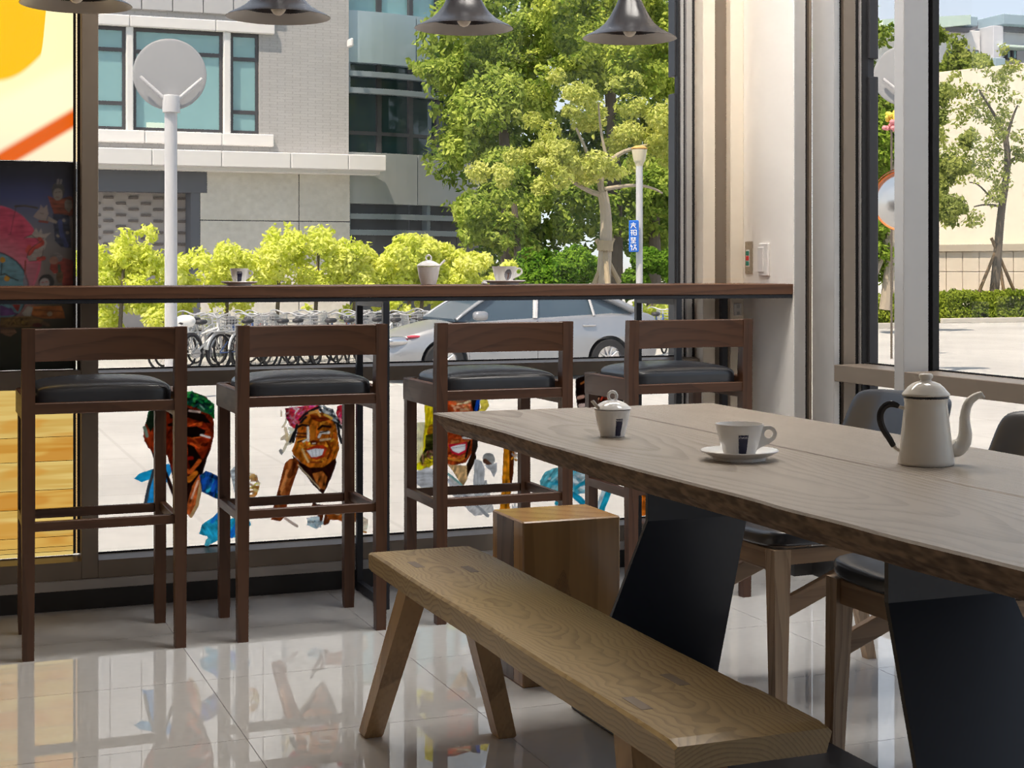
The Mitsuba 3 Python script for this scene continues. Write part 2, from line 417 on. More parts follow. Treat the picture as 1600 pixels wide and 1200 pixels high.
# ------------------------------------------------------------------ painting on flat prints: a fine grid with a colour per vertex
class Print:
    def __init__(self, x0, x1, z0, z1, res=.002, seed=0, wob=.0018):
        self.n = int((x1 - x0) / res) + 1, int((z1 - z0) / res) + 1
        self.X, self.Z = np.meshgrid(np.linspace(x0, x1, self.n[0]), np.linspace(z0, z1, self.n[1]))
        q = np.stack([self.X * 45, self.Z * 45, self.X * 0], -1)
        self.U = self.X + wob * (meshkit.fbm(q, 3, seed) - .5) * 2
        self.V = self.Z + wob * (meshkit.fbm(q, 3, seed + 9) - .5) * 2
        self.c = np.ones(self.X.shape + (3,))
        self.a = np.zeros(self.X.shape)
        self.rs = np.random.default_rng(seed)

    def lay(self, w, col, var=.25, d=(1, 0), alpha=1.0):
        k = self.rs.uniform(0, 99)
        u, v = self.U * d[0] + self.V * d[1], -self.U * d[1] + self.V * d[0]
        f = meshkit.fbm(np.stack([u * 25 + k, v * 160, u * 0 + k], -1), 3)
        g = meshkit.fbm(np.stack([u * 60 + k, v * 60, u * 0], -1), 2)
        m = 1 + var * 4.0 * ((f - .5) * .8 + (g - .5) * .5)
        col = np.clip(np.asarray(col, float) * m[..., None], 0.003, 1)
        w = np.clip(w, 0, 1) * alpha
        self.c = self.c * (1 - w[..., None]) + col * w[..., None]
        self.a = np.maximum(self.a, w)

    def poly(self, pts, col, var=.25, d=(1, 0), alpha=1.0, soft=.0016):
        import shapely
        p = sg.Polygon(pts).buffer(0)
        x0, z0, x1, z1 = p.bounds
        sel = (self.U > x0 - .02) & (self.U < x1 + .02) & (self.V > z0 - .02) & (self.V < z1 + .02)
        w = np.zeros(self.X.shape)
        pt = shapely.points(self.U[sel], self.V[sel])
        dist = shapely.distance(p.boundary, pt)
        w[sel] = np.clip(.5 + np.where(shapely.contains(p, pt), dist, -dist) / soft, 0, 1)
        self.lay(w, col, var, d, alpha)

    def ell(self, cx, cz, rx, rz, col, rot=0, var=.25, d=(1, 0), alpha=1.0, soft=.12):
        c, s = math.cos(rot), math.sin(rot)
        x, z = self.U - cx, self.V - cz
        e = np.sqrt(((x * c + z * s) / rx) ** 2 + ((-x * s + z * c) / rz) ** 2)
        self.lay((1 - e) / soft + .5, col, var, d, alpha)

    def line(self, pts, w, col, var=.3, alpha=1.0, clip=None):
        import shapely
        l = sg.LineString(pts)
        x0, z0, x1, z1 = l.bounds
        sel = (self.U > x0 - .02) & (self.U < x1 + .02) & (self.V > z0 - .02) & (self.V < z1 + .02)
        k = np.zeros(self.X.shape)
        pt = shapely.points(self.U[sel], self.V[sel])
        k[sel] = np.clip((w / 2 - shapely.distance(l, pt)) / .0022 + .5, 0, 1)
        if clip is not None:
            k = k * clip
        dx, dz = pts[-1][0] - pts[0][0], pts[-1][1] - pts[0][1]
        n = math.hypot(dx, dz) + 1e-9
        if clip is not None:
            k = k * alpha * np.clip(self.rs.uniform(.6, 1.3), 0, 1)
            m = float(np.exp(var * self.rs.normal(0, .55)))
            self.c = self.c * (1 - k[..., None]) + np.clip(np.asarray(col) * m, .003, 1) * k[..., None]
            self.a = np.maximum(self.a, k)
        else:
            self.lay(k, col, var, (dx / n, dz / n), alpha)

    def dabs(self, pts, n, size, cols, var=1.0, spread=.4, ang=0.0, loose=False):
        """n short bent strokes scattered in the polygon."""
        import shapely
        p = sg.Polygon(pts).buffer(0)
        x0, z0, x1, z1 = p.bounds
        clip = None
        q = p.buffer(.006 if loose else .0015)
        clip = np.zeros(self.X.shape)
        sel = (self.U > x0 - .02) & (self.U < x1 + .02) & (self.V > z0 - .02) & (self.V < z1 + .02)
        pt = shapely.points(self.U[sel], self.V[sel])
        clip[sel] = np.clip(.5 + np.where(shapely.contains(q, pt), 1, -1) * shapely.distance(q.boundary, pt) / .004, 0, 1)
        k = 0
        n = int(n * 1.7)
        while k < n:
            x, z = self.rs.uniform(x0, x1), self.rs.uniform(z0, z1)
            if not p.contains(sg.Point(x, z)):
                continue
            k += 1
            a = ang + self.rs.normal(0, spread)
            bend = self.rs.normal(0, .5)
            L_ = size * self.rs.uniform(.5, 1.5)
            path = [(x, z)]
            for _ in range(4):
                x, z = x + L_ / 4 * math.cos(a), z + L_ / 4 * math.sin(a)
                a += bend / 3
                path.append((x, z))
            self.line(path, size * self.rs.uniform(.15, .38), cols[self.rs.integers(len(cols))], var, self.rs.uniform(.45, .9), clip)

    def mesh(self, y, cut=True):
        nx, nz = self.n
        v = np.stack([self.X, np.full(self.X.shape, y), self.Z], -1).reshape(-1, 3)
        i, j = np.meshgrid(np.arange(nz - 1), np.arange(nx - 1), indexing='ij')
        q = np.stack([i * nx + j, i * nx + j + 1, (i + 1) * nx + j + 1, (i + 1) * nx + j], -1).reshape(-1, 4)
        from scipy.ndimage import gaussian_filter
        wa = np.maximum(self.a, 1e-3) if cut else np.ones_like(self.a)
        sm = gaussian_filter(wa, .6)
        c = np.stack([gaussian_filter(self.c[..., i] * wa, .6) / sm for i in range(3)], -1).reshape(-1, 3)
        if cut:
            c = c ** 1.3
            a = self.a.reshape(-1)
            q = q[a[q].max(1) > .5]
            used = np.unique(q)
            new = np.full(len(v), -1)
            new[used] = np.arange(len(used))
            v, c, q = v[used], c[used], new[q]
        return (v, q), c


def lit(*c):
    return np.array(c)


# ---- figure A: dark red-brown face, green head wrap, blue collar
p = Print(0.658, 1.122, 0.168, 0.727, .002, 11)
blue, cyan, dkb = (.02, .16, .62), (.03, .50, .80), (.01, .05, .20)
p.poly([(0.679,0.422),(0.696,0.438),(0.764,0.457),(0.790,0.460),(0.790,0.438),(0.704,0.409)], cyan)
p.poly([(0.754,0.453),(0.790,0.465),(0.812,0.459),(0.769,0.369),(0.756,0.308),(0.704,0.306),(0.721,0.360)], (.05, .45, .85), d=(.2, 1))
p.line([(0.743,0.447),(0.726,0.382),(0.713,0.323)], 0.011, (.10, .12, .14))
p.line([(0.777,0.434),(0.764,0.369)], 0.018, blue)
p.poly([(0.717,0.613),(0.709,0.565),(0.726,0.525),(0.756,0.515),(0.790,0.496),(0.803,0.438),(0.821,0.366),(0.851,0.293),(0.864,0.301),(0.877,0.341),(0.899,0.428),(0.934,0.505),(0.948,0.560),(0.945,0.649),(0.921,0.695),(0.873,0.712),(0.790,0.699),(0.743,0.665)], (.20, .028, .008), .6, (.5, 1))
p.poly([(0.726,0.547),(0.764,0.497),(0.790,0.434),(0.821,0.355),(0.838,0.321),(0.855,0.419),(0.921,0.490),(0.939,0.538),(0.912,0.439),(0.869,0.297),(0.847,0.285),(0.803,0.367),(0.777,0.439),(0.743,0.491)], (.035, .012, .008), .5, (.3, 1))
p.poly([(0.709,0.596),(0.713,0.547),(0.743,0.506),(0.756,0.524),(0.743,0.577),(0.726,0.604)], (.42, .07, .02), .5, (0, 1))
p.poly([(0.717,0.609),(0.726,0.648),(0.756,0.678),(0.790,0.703),(0.851,0.714),(0.912,0.699),(0.948,0.667),(0.950,0.616),(0.912,0.650),(0.851,0.670),(0.803,0.663),(0.764,0.638),(0.743,0.594)], (.015, .16, .05), .8, (1, .2))
p.dabs([(0.790,0.707),(0.873,0.714),(0.943,0.672),(0.939,0.632),(0.851,0.670),(0.795,0.672)], 40, 0.032, [(.02, .30, .08), (.01, .10, .07), (.02, .06, .10), (.10, .45, .12), (.01, .03, .03)], spread=.5)
p.poly([(0.717,0.613),(0.734,0.656),(0.764,0.669),(0.756,0.623),(0.734,0.577)], (.02, .035, .02), .6)
p.line([(0.713,0.596),(0.721,0.565)], 0.011, (.30, .38, .30))
p.poly([(0.790,0.654),(0.855,0.661),(0.917,0.632),(0.939,0.600),(0.908,0.606),(0.851,0.626),(0.799,0.623)], (.018, .008, .006), .4)
p.dabs([(0.812,0.618),(0.912,0.606),(0.939,0.569),(0.921,0.516),(0.873,0.492),(0.821,0.507)], 60, 0.036, [(.48, .06, .012), (.30, .035, .01), (.62, .14, .03), (.16, .02, .008)], spread=.35)
p.poly([(0.847,0.591),(0.890,0.593),(0.921,0.579),(0.912,0.557),(0.873,0.554),(0.842,0.564)], (.015, .007, .006), .3)
p.line([(0.795,0.601),(0.838,0.609)], 0.011, (.02, .008, .006))
p.poly([(0.855,0.533),(0.882,0.523),(0.912,0.468),(0.904,0.410),(0.873,0.425),(0.860,0.475)], (.018, .008, .006), .4, (.4, 1))
p.line([(0.904,0.562),(0.934,0.552)], 0.007, (.78, .70, .66))
p.line([(0.864,0.648),(0.899,0.642)], 0.007, (.80, .62, .55))
p.line([(0.821,0.454),(0.869,0.434),(0.899,0.473)], 0.014, (.55, .14, .03))
p.line([(0.825,0.423),(0.864,0.408),(0.886,0.429)], 0.018, (.62, .22, .03))
p.line([(0.829,0.481),(0.873,0.483)], 0.011, (.30, .02, .01))
p.poly([(0.851,0.298),(0.873,0.385),(0.899,0.424),(0.912,0.410),(0.886,0.318),(0.864,0.284)], (.58, .17, .05), .6, (.35, 1))
p.line([(0.908,0.410),(0.890,0.318),(0.869,0.283)], 0.011, (.55, .38, .20))
p.line([(0.895,0.402),(0.873,0.345)], 0.007, (.85, .55, .40))
p.poly([(0.899,0.420),(0.921,0.436),(0.956,0.421),(0.987,0.388),(0.996,0.321),(0.952,0.341),(0.908,0.366)], (.02, .10, .32), .8, (.3, 1))
p.dabs([(0.904,0.424),(0.983,0.389),(0.992,0.325),(0.912,0.370)], 34, 0.041, [(.02, .20, .30), (.015, .06, .30), (.03, .16, .60), (.01, .03, .09), (.04, .35, .45)], spread=.25, ang=1.2)
p.poly([(0.948,0.274),(0.996,0.262),(1.059,0.277),(1.077,0.240),(1.032,0.193),(1.001,0.213),(0.983,0.205),(0.939,0.181),(0.926,0.209),(0.899,0.219),(0.908,0.250)], (.05, .52, .74), .5, (.6, -1))
p.line([(1.050,0.273),(1.010,0.208)], 0.021, (.03, .28, .75))
p.line([(0.930,0.191),(0.926,0.182)], 0.018, (.15, .66, .80))
p.line([(0.972,0.291),(0.943,0.259)], 0.014, (.03, .30, .75))
p.poly([(0.983,0.442),(1.010,0.427),(1.005,0.405),(0.987,0.415)], (.32, .12, .03), .5)
p.poly([(1.005,0.428),(1.032,0.462),(1.054,0.443),(1.045,0.372),(1.019,0.360)], (.62, .66, .68), .5)
p.poly([(1.023,0.369),(1.050,0.394),(1.059,0.340),(1.032,0.328)], (.48, .24, .05), .6)
p.dabs([(1.063,0.425),(1.095,0.414),(1.108,0.382),(1.095,0.338),(1.059,0.335)], 26, 0.027, [(.42, .20, .04), (.60, .34, .07), (.22, .09, .03), (.75, .52, .25)], spread=.5)
m, c = p.mesh(GLASS - .006)
add('glass_portrait', m, 'paint_film', color=c, label='painted portrait in a green head wrap and blue collar on the window glass', cat='window painting')

# ---- figure B: smiling woman with red flowers, big white teeth
p = Print(1.126, 1.550, 0.160, 0.664, .002, 23)
skin, dks = (.48, .17, .022), (.16, .040, .010)
p.dabs([(1.185,0.641),(1.236,0.658),(1.227,0.526),(1.176,0.471)], 14, 0.032, [(.90, .78, .52), (.86, .66, .36)], spread=1.2)
p.poly([(1.199,0.645),(1.236,0.649),(1.319,0.655),(1.319,0.637),(1.273,0.611),(1.259,0.561),(1.227,0.576),(1.204,0.606)], (.55, .06, .09), .7)
p.dabs([(1.199,0.645),(1.310,0.655),(1.291,0.624),(1.254,0.584),(1.227,0.567),(1.204,0.604)], 46, 0.016, [(.62, .05, .10), (.80, .45, .50), (.40, .02, .05), (.60, .05, .36), (.90, .75, .75), (.75, .12, .06)], spread=2)
p.poly([(1.389,0.648),(1.417,0.652),(1.429,0.610),(1.417,0.569),(1.394,0.588),(1.384,0.621)], (.62, .05, .08), .6)
p.dabs([(1.389,0.648),(1.431,0.651),(1.431,0.578),(1.394,0.588)], 16, 0.016, [(.70, .06, .10), (.85, .5, .5), (.55, .03, .25)], spread=2)
p.poly([(1.245,0.584),(1.263,0.611),(1.291,0.624),(1.333,0.627),(1.366,0.608),(1.384,0.579),(1.389,0.524),(1.394,0.492),(1.375,0.446),(1.342,0.430),(1.324,0.421),(1.286,0.428),(1.254,0.452),(1.231,0.476),(1.224,0.494),(1.236,0.526),(1.240,0.553)], skin, .55, (.4, 1))
p.poly([(1.224,0.476),(1.254,0.452),(1.286,0.430),(1.338,0.430),(1.380,0.460),(1.384,0.446),(1.361,0.383),(1.335,0.334),(1.305,0.363),(1.273,0.406),(1.236,0.448)], (.05, .014, .008), .5, (-.5, 1))
p.poly([(1.296,0.409),(1.333,0.416),(1.351,0.392),(1.342,0.349),(1.319,0.357)], (.42, .16, .04), .6, (.2, 1))
p.dabs([(1.254,0.593),(1.324,0.618),(1.375,0.589),(1.384,0.520),(1.370,0.460),(1.324,0.444),(1.273,0.456),(1.236,0.494)], 90, 0.027, [(.60, .24, .03), (.40, .11, .015), (.70, .34, .05), (.30, .07, .012), (.52, .15, .02)], spread=.9)
p.poly([(1.286,0.619),(1.347,0.613),(1.361,0.599),(1.324,0.591),(1.296,0.601)], (.26, .05, .012), .5)
p.line([(1.240,0.576),(1.259,0.584),(1.282,0.579)], 0.009, (.05, .02, .015))
p.line([(1.319,0.568),(1.333,0.579),(1.361,0.573)], 0.009, (.05, .02, .015))
for a in ([(1.238,0.557),(1.277,0.551)], [(1.238,0.544),(1.277,0.540)], [(1.245,0.525),(1.273,0.533)]):
    p.line(a, 0.005, (.10, .03, .02))
p.line([(1.280,0.574),(1.282,0.528)], 0.009, (.88, .84, .76))
p.line([(1.263,0.525),(1.280,0.533)], 0.007, (.86, .80, .70))
p.line([(1.321,0.540),(1.328,0.554),(1.356,0.553)], 0.010, (.86, .84, .80))
p.line([(1.326,0.527),(1.361,0.530)], 0.007, (.72, .56, .38))
p.line([(1.324,0.554),(1.351,0.558)], 0.005, (.05, .03, .02))
p.line([(1.296,0.573),(1.298,0.523)], 0.016, (.50, .20, .03))
p.poly([(1.286,0.524),(1.300,0.530),(1.319,0.520),(1.312,0.509),(1.293,0.512)], (.14, .03, .01), .3)
p.line([(1.298,0.516),(1.307,0.516)], 0.005, (.8, .7, .6))
p.poly([(1.273,0.497),(1.300,0.507),(1.333,0.510),(1.351,0.498),(1.338,0.466),(1.314,0.458),(1.291,0.464)], (.50, .07, .025), .3)
p.poly([(1.275,0.492),(1.305,0.498),(1.338,0.494),(1.331,0.474),(1.312,0.468),(1.293,0.468)], (.80, .82, .85), .12)
for a in ([(1.293,0.494),(1.298,0.471)], [(1.307,0.495),(1.312,0.468)], [(1.321,0.495),(1.324,0.472)]):
    p.line(a, 0.002, (.55, .56, .60))
p.line([(1.259,0.497),(1.282,0.451)], 0.007, (.70, .50, .26))
p.line([(1.349,0.521),(1.366,0.488),(1.351,0.461)], 0.007, (.20, .05, .01))
p.line([(1.291,0.450),(1.328,0.449)], 0.007, (.30, .08, .02))
for a in ([(1.250,0.603),(1.268,0.620),(1.300,0.637),(1.324,0.646)], [(1.240,0.585),(1.227,0.526)], [(1.324,0.636),(1.356,0.617),(1.380,0.589)], [(1.338,0.645),(1.370,0.621),(1.394,0.588)], [(1.231,0.558),(1.217,0.526)], [(1.389,0.584),(1.394,0.542),(1.403,0.514)], [(1.384,0.588),(1.403,0.569)], [(1.254,0.593),(1.273,0.611)]):
    p.line(a, 0.009, (.03, .028, .03))
p.dabs([(1.324,0.650),(1.370,0.635),(1.394,0.588),(1.370,0.598),(1.338,0.627)], 22, 0.027, [(.40, .48, .52), (.05, .05, .06), (.60, .64, .66), (.03, .03, .03)], spread=.8)
p.line([(1.286,0.624),(1.314,0.632),(1.324,0.614)], 0.009, (.72, .40, .12))
p.line([(1.342,0.618),(1.366,0.603)], 0.009, (.80, .52, .14))
p.poly([(1.213,0.463),(1.240,0.466),(1.250,0.443),(1.231,0.394),(1.208,0.322),(1.199,0.264),(1.181,0.247),(1.149,0.253),(1.158,0.298),(1.172,0.347),(1.185,0.403),(1.199,0.450)], (.30, .085, .02), .7, (-.3, 1))
p.dabs([(1.213,0.458),(1.240,0.457),(1.208,0.311),(1.195,0.264),(1.158,0.262),(1.176,0.347)], 40, 0.050, [(.42, .15, .04), (.20, .045, .012), (.55, .26, .10), (.14, .03, .01)], spread=.2, ang=1.3)
p.line([(1.245,0.443),(1.324,0.353)], 0.004, (.70, .58, .40))
p.line([(1.199,0.255),(1.240,0.225)], 0.007, (.62, .50, .42))
p.poly([(1.282,0.250),(1.324,0.257),(1.338,0.228),(1.310,0.212),(1.277,0.227)], (.62, .74, .78), .5)
p.dabs([(1.277,0.255),(1.338,0.256),(1.333,0.215),(1.286,0.218)], 18, 0.014, [(.30, .50, .62), (.85, .88, .88), (.45, .42, .34)], spread=2)
p.line([(1.291,0.318),(1.310,0.294),(1.338,0.288)], 0.009, (.07, .03, .02))
for a in ([(1.300,0.294),(1.324,0.257)], [(1.333,0.288),(1.328,0.243)], [(1.351,0.278),(1.342,0.228)], [(1.370,0.277),(1.351,0.232)]):
    p.line(a, 0.011, (.20, .06, .018))
p.poly([(1.342,0.278),(1.408,0.284),(1.455,0.263),(1.464,0.234),(1.431,0.218),(1.389,0.239),(1.356,0.241)], (.40, .13, .025), .6)
p.dabs([(1.370,0.268),(1.455,0.263),(1.469,0.216),(1.417,0.223)], 16, 0.023, [(.70, .42, .12), (.45, .18, .04), (.85, .72, .55)], spread=.7)
p.poly([(1.474,0.248),(1.498,0.232),(1.498,0.200),(1.479,0.187),(1.469,0.216)], (.80, .68, .52), .5, alpha=.9)
p.line([(1.474,0.192),(1.493,0.186)], 0.005, (.62, .30, .05))
m, c = p.mesh(GLASS - .006)
add('glass_portrait', m, 'paint_film', color=c, label='painted smiling face with red flowers in the hair and bare arm on the window glass', cat='window painting')

# ---- figure C: yellow veil, red lips, white dress, grey bowl, orange arm
p = Print(1.637, 2.116, 0.187, 0.699, .002, 37)
p.poly([(1.715,0.661),(1.744,0.674),(1.783,0.678),(1.788,0.526),(1.749,0.422),(1.715,0.400),(1.685,0.404),(1.680,0.432),(1.705,0.506),(1.715,0.576)], (.86, .72, .03), .5, (.2, 1))
p.dabs([(1.715,0.656),(1.778,0.668),(1.759,0.575),(1.724,0.576)], 12, 0.032, [(.86, .76, .02), (.70, .52, .01), (.92, .85, .25)], spread=1.0)
p.poly([(1.685,0.577),(1.715,0.576),(1.705,0.436),(1.680,0.425)], (.90, .84, .50), .3, (0, 1), .8)
p.ell(1.742, 0.542, 0.018, 0.027, (.42, .22, .02), var=.6)
p.poly([(1.719,0.529),(1.754,0.537),(1.759,0.452),(1.715,0.445),(1.705,0.417),(1.695,0.441),(1.715,0.478)], (.10, .10, .02), .8)
p.dabs([(1.695,0.455),(1.754,0.481),(1.764,0.433),(1.705,0.412)], 14, 0.021, [(.20, .06, .05), (.04, .03, .02), (.50, .30, .20)], spread=1.3)
p.poly([(1.783,0.659),(1.833,0.662),(1.898,0.650),(1.913,0.593),(1.918,0.512),(1.903,0.465),(1.873,0.423),(1.823,0.412),(1.788,0.427),(1.774,0.503),(1.774,0.598)], (.40, .085, .022), .6, (.3, 1))
p.dabs([(1.788,0.654),(1.893,0.651),(1.903,0.522),(1.863,0.438),(1.798,0.441)], 70, 0.027, [(.52, .13, .03), (.30, .05, .015), (.62, .24, .09), (.22, .035, .012)], spread=.8)
p.dabs([(1.803,0.653),(1.893,0.651),(1.888,0.608),(1.808,0.615)], 18, 0.030, [(.60, .22, .08), (.80, .52, .34), (.42, .09, .03)], spread=.4)
p.poly([(1.893,0.655),(1.928,0.664),(1.923,0.569),(1.918,0.474),(1.893,0.418),(1.898,0.498),(1.903,0.593)], (.035, .025, .02), .6, (0, 1))
p.line([(1.923,0.654),(1.913,0.617)], 0.014, (.02, .12, .52))
p.poly([(1.928,0.649),(1.953,0.658),(1.963,0.629),(1.938,0.597),(1.918,0.602),(1.933,0.625)], (.78, .66, .14), .6)
p.line([(1.863,0.514),(1.893,0.513)], 0.009, (.70, .68, .66))
p.line([(1.858,0.519),(1.888,0.522)], 0.006, (.05, .03, .02))
p.line([(1.818,0.497),(1.843,0.501)], 0.009, (.62, .28, .10))
p.poly([(1.803,0.493),(1.843,0.493),(1.878,0.499),(1.878,0.466),(1.848,0.448),(1.818,0.459)], (.62, .03, .07), .25)
p.poly([(1.813,0.481),(1.843,0.489),(1.873,0.490),(1.870,0.469),(1.845,0.458),(1.823,0.466)], (.82, .83, .86), .12)
for a in ([(1.821,0.478),(1.873,0.483)],):
    p.line(a, 0.002, (.30, .26, .25))
p.line([(1.803,0.441),(1.848,0.429),(1.878,0.447)], 0.009, (.60, .26, .05))
p.line([(1.888,0.499),(1.873,0.442)], 0.009, (.035, .02, .015))
p.poly([(1.903,0.474),(1.913,0.436),(1.898,0.403),(1.878,0.366),(1.873,0.352),(1.868,0.390)], (.05, .025, .012), .5, (.3, 1))
p.poly([(1.803,0.417),(1.878,0.409),(1.878,0.361),(1.863,0.334),(1.808,0.412)], (.74, .52, .28), .5, (.4, 1))
p.poly([(1.680,0.395),(1.724,0.411),(1.759,0.398),(1.778,0.362),(1.778,0.303),(1.729,0.312),(1.685,0.352)], (.62, .63, .65), .3)
p.poly([(1.808,0.379),(1.863,0.338),(1.898,0.313),(1.953,0.353),(1.983,0.232),(1.908,0.222),(1.813,0.313)], (.70, .69, .68), .25, (.7, .7))
p.line([(1.803,0.384),(1.858,0.339)], 0.007, (.30, .52, .50))
p.line([(1.803,0.360),(1.903,0.270),(1.958,0.219)], 0.011, (.55, .56, .58))
p.poly([(1.908,0.431),(1.933,0.425),(1.948,0.391),(1.938,0.282),(1.913,0.260),(1.903,0.332)], (.56, .57, .58), .3, (0, 1))
p.ell(1.963, 0.431, 0.025, 0.021, (.42, .42, .41), -.6, .3)
p.line([(1.948,0.425),(1.973,0.404)], 0.016, (.16, .08, .05))
p.poly([(1.948,0.406),(1.994,0.413),(1.994,0.384),(1.983,0.361),(1.973,0.385)], (.60, .61, .62), .3)
p.poly([(2.024,0.469),(2.045,0.473),(2.060,0.405),(2.055,0.348),(2.045,0.252),(2.045,0.214),(2.004,0.216),(2.014,0.302),(2.019,0.397)], (.58, .26, .02), .7, (0, 1))
p.poly([(2.045,0.463),(2.065,0.453),(2.060,0.372),(2.050,0.300),(2.045,0.360)], (.12, .035, .01), .5, (0, 1))
p.dabs([(2.045,0.468),(2.096,0.461),(2.096,0.423),(2.055,0.415)], 22, 0.018, [(.60, .34, .04), (.35, .14, .02), (.50, .56, .60), (.15, .06, .02)], spread=1)
p.dabs([(2.055,0.276),(2.111,0.282),(2.106,0.225),(2.060,0.223)], 10, 0.027, [(.70, .70, .70), (.55, .56, .58)], spread=1.5)
m, c = p.mesh(GLASS - .006)
add('glass_portrait', m, 'paint_film', color=c, label='painted laughing face with red lips and yellow veil on the window glass', cat='window painting')

# ---- figure D: dark hair, turquoise skirt
p = Print(2.147, 2.644, 0.179, 0.752, .002, 51)
p.poly([(2.315,0.720),(2.357,0.734),(2.434,0.737),(2.496,0.715),(2.513,0.646),(2.518,0.572),(2.475,0.539),(2.368,0.547),(2.325,0.583),(2.315,0.657)], (.022, .010, .008), .6)
p.dabs([(2.394,0.684),(2.448,0.687),(2.464,0.623),(2.432,0.560),(2.394,0.581)], 40, 0.018, [(.45, .10, .05), (.70, .36, .22), (.25, .04, .02), (.80, .62, .45), (.10, .02, .02)], spread=1)
p.line([(2.325,0.647),(2.346,0.651)], 0.014, (.70, .45, .36))
p.line([(2.331,0.617),(2.352,0.619)], 0.014, (.78, .62, .55))
p.line([(2.336,0.700),(2.352,0.709)], 0.007, (.40, .16, .05))
p.poly([(2.328,0.544),(2.507,0.542),(2.583,0.470),(2.600,0.395),(2.515,0.389),(2.394,0.399),(2.309,0.413)], (.24, .07, .03), .7)
p.poly([(2.168,0.337),(2.189,0.370),(2.231,0.383),(2.304,0.389),(2.394,0.380),(2.408,0.310),(2.328,0.280),(2.262,0.279),(2.220,0.291),(2.178,0.279)], (.20, .58, .66), .5, (.6, .8))
p.dabs([(2.173,0.337),(2.315,0.383),(2.400,0.374),(2.389,0.282),(2.210,0.282)], 46, 0.046, [(.05, .42, .54), (.72, .80, .82), (.03, .30, .48), (.50, .72, .76)], spread=.6)
p.poly([(2.299,0.394),(2.352,0.387),(2.357,0.357),(2.315,0.369)], (.02, .20, .70), .4)
p.line([(2.304,0.281),(2.346,0.245)], 0.021, (.03, .40, .58))
p.line([(2.315,0.305),(2.357,0.328)], 0.014, (.05, .45, .60))
p.line([(2.236,0.251),(2.262,0.259)], 0.016, (.06, .42, .52))
p.line([(2.459,0.303),(2.421,0.211)], 0.023, (.04, .50, .66))
p.line([(2.432,0.289),(2.405,0.222)], 0.014, (.62, .74, .78))
p.poly([(2.578,0.306),(2.611,0.305),(2.622,0.220),(2.605,0.181),(2.583,0.182)], (.60, .20, .03), .7, (0, 1))
p.line([(2.583,0.301),(2.605,0.300)], 0.009, (.60, .02, .03))
m, c = p.mesh(GLASS - .006)
add('glass_portrait', m, 'paint_film', color=c, label='painted dark-haired figure in turquoise on the window glass behind the wooden cube', cat='window painting')

# ------------------------------------------------------------------ prints in the left bay
PLY_ = 5.592
def sunny(p, n, uv):
    u, v = (p.x - .24) / .24, (p.z - 1.49) / .52          # 0..1 over the part of the panel next to the mullion
    w = fbm(p.x * 5, p.z * 5, 0.0, 2) * .06
    yel = smoothstep(.0, .05, (v + w) - (.53 + .42 * dr.square(dr.maximum(u + .1, 0))) - .55 * smoothstep(.55, .72, u))
    soft = smoothstep(.38, .5, v + w - .25 * u) * (1 - yel)
    d = v - .30 * u
    band = smoothstep(-.085, -.03, d) * (1 - smoothstep(.035, .10, d)) * (1 - .0 * u)
    c = mix((1.05, .90, .62), (1.2, 1.05, .66), smoothstep(.0, .4, v))
    c = mix(c, (1.15, .93, .36), soft * .35)
    c = mix(c, (1.10, .56, .0), yel)
    return mix(c, (.80, .12, .004), band) * GLOW


k = thing('lit_sign', 'backlit yellow and cream picture panel in the top of the left window bay', 'sign')
UVQ = np.array([[0, 0], [1, 0], [1, 1], [0, 1.0]])
v = np.array([[-.90, PLY_ - .008, 1.502], [.478, PLY_ - .008, 1.502], [.478, PLY_ - .008, 2.69], [-.90, PLY_ - .008, 2.69]])
add('picture', (v, np.array([[0, 1, 2, 3]])), {'type': 'diffuse', 'reflectance': rgb(.04)}, k, emitter={'type': 'area', 'radiance': proc(sunny)}, uv=UVQ)
add('backing', box(-.90, .478, PLY_ - .006, PLY_ + .004, 1.502, 2.69), 'frame_dark', k)
add('edge_light', box(.4865, .4915, PLY_ - .010, PLY_ + .004, 1.502, 2.69), {'type': 'diffuse', 'reflectance': rgb(.5)}, k, emitter={'type': 'area', 'radiance': rgb(.9 * GLOW, .70 * GLOW, .42 * GLOW)})  # bright glass edge given as an emitting strip
add('edge_trim', cat(box(.4785, .4865, PLY_ - .014, PLY_ + .004, .18, 2.69), box(.4915, .500, PLY_ - .012, PLY_ + .004, .18, 2.69)), 'frame_dark', k)

p = Print(0.226, .478, .802, 1.500, .0022, 71, .0015)
z01 = np.clip((p.Z - .80) / .70, 0, 1)
bgk = np.array([0, .13, .30, .45, .60, .72, .83, .92, 1.0])
bgc = np.array([(.030, .038, .022), (.045, .050, .026), (.10, .085, .055), (.13, .115, .10), (.16, .15, .15), (.10, .11, .16), (.04, .05, .14), (.015, .017, .04), (.006, .006, .006)])
p.c = np.stack([np.interp(z01, bgk, bgc[:, i]) for i in range(3)], -1)
fade = 1 - .45 * np.clip((p.X - .36) / .12, 0, 1)[..., None]
p.c *= fade
p.ell(0.226, 1.178, 0.150, 0.173, (.42, .05, .10), var=.2, soft=.03)
p.ell(0.222, 1.098, 0.137, 0.141, (.45, .16, .20), var=.15, soft=.5, alpha=.7)
p.ell(0.218, 1.076, 0.119, 0.123, (.02, .03, .04), var=.1, soft=.03)
p.ell(0.218, 1.076, 0.114, 0.119, (.10, .21, .25), var=.25, soft=.03)
for x, y in ((4, 406), (11, 435)):
    p.ell(*(0.254, 1.170) if x == 4 else (0.268, 1.108), 0.009, 0.010, (.38, .19, .02))
p.line([(0.252,1.157),(0.250,1.123)], 0.003, (.02, .02, .02))
p.line([(0.246,1.119),(0.262,1.123),(0.278,1.112),(0.302,1.102)], 0.004, (.02, .02, .02))
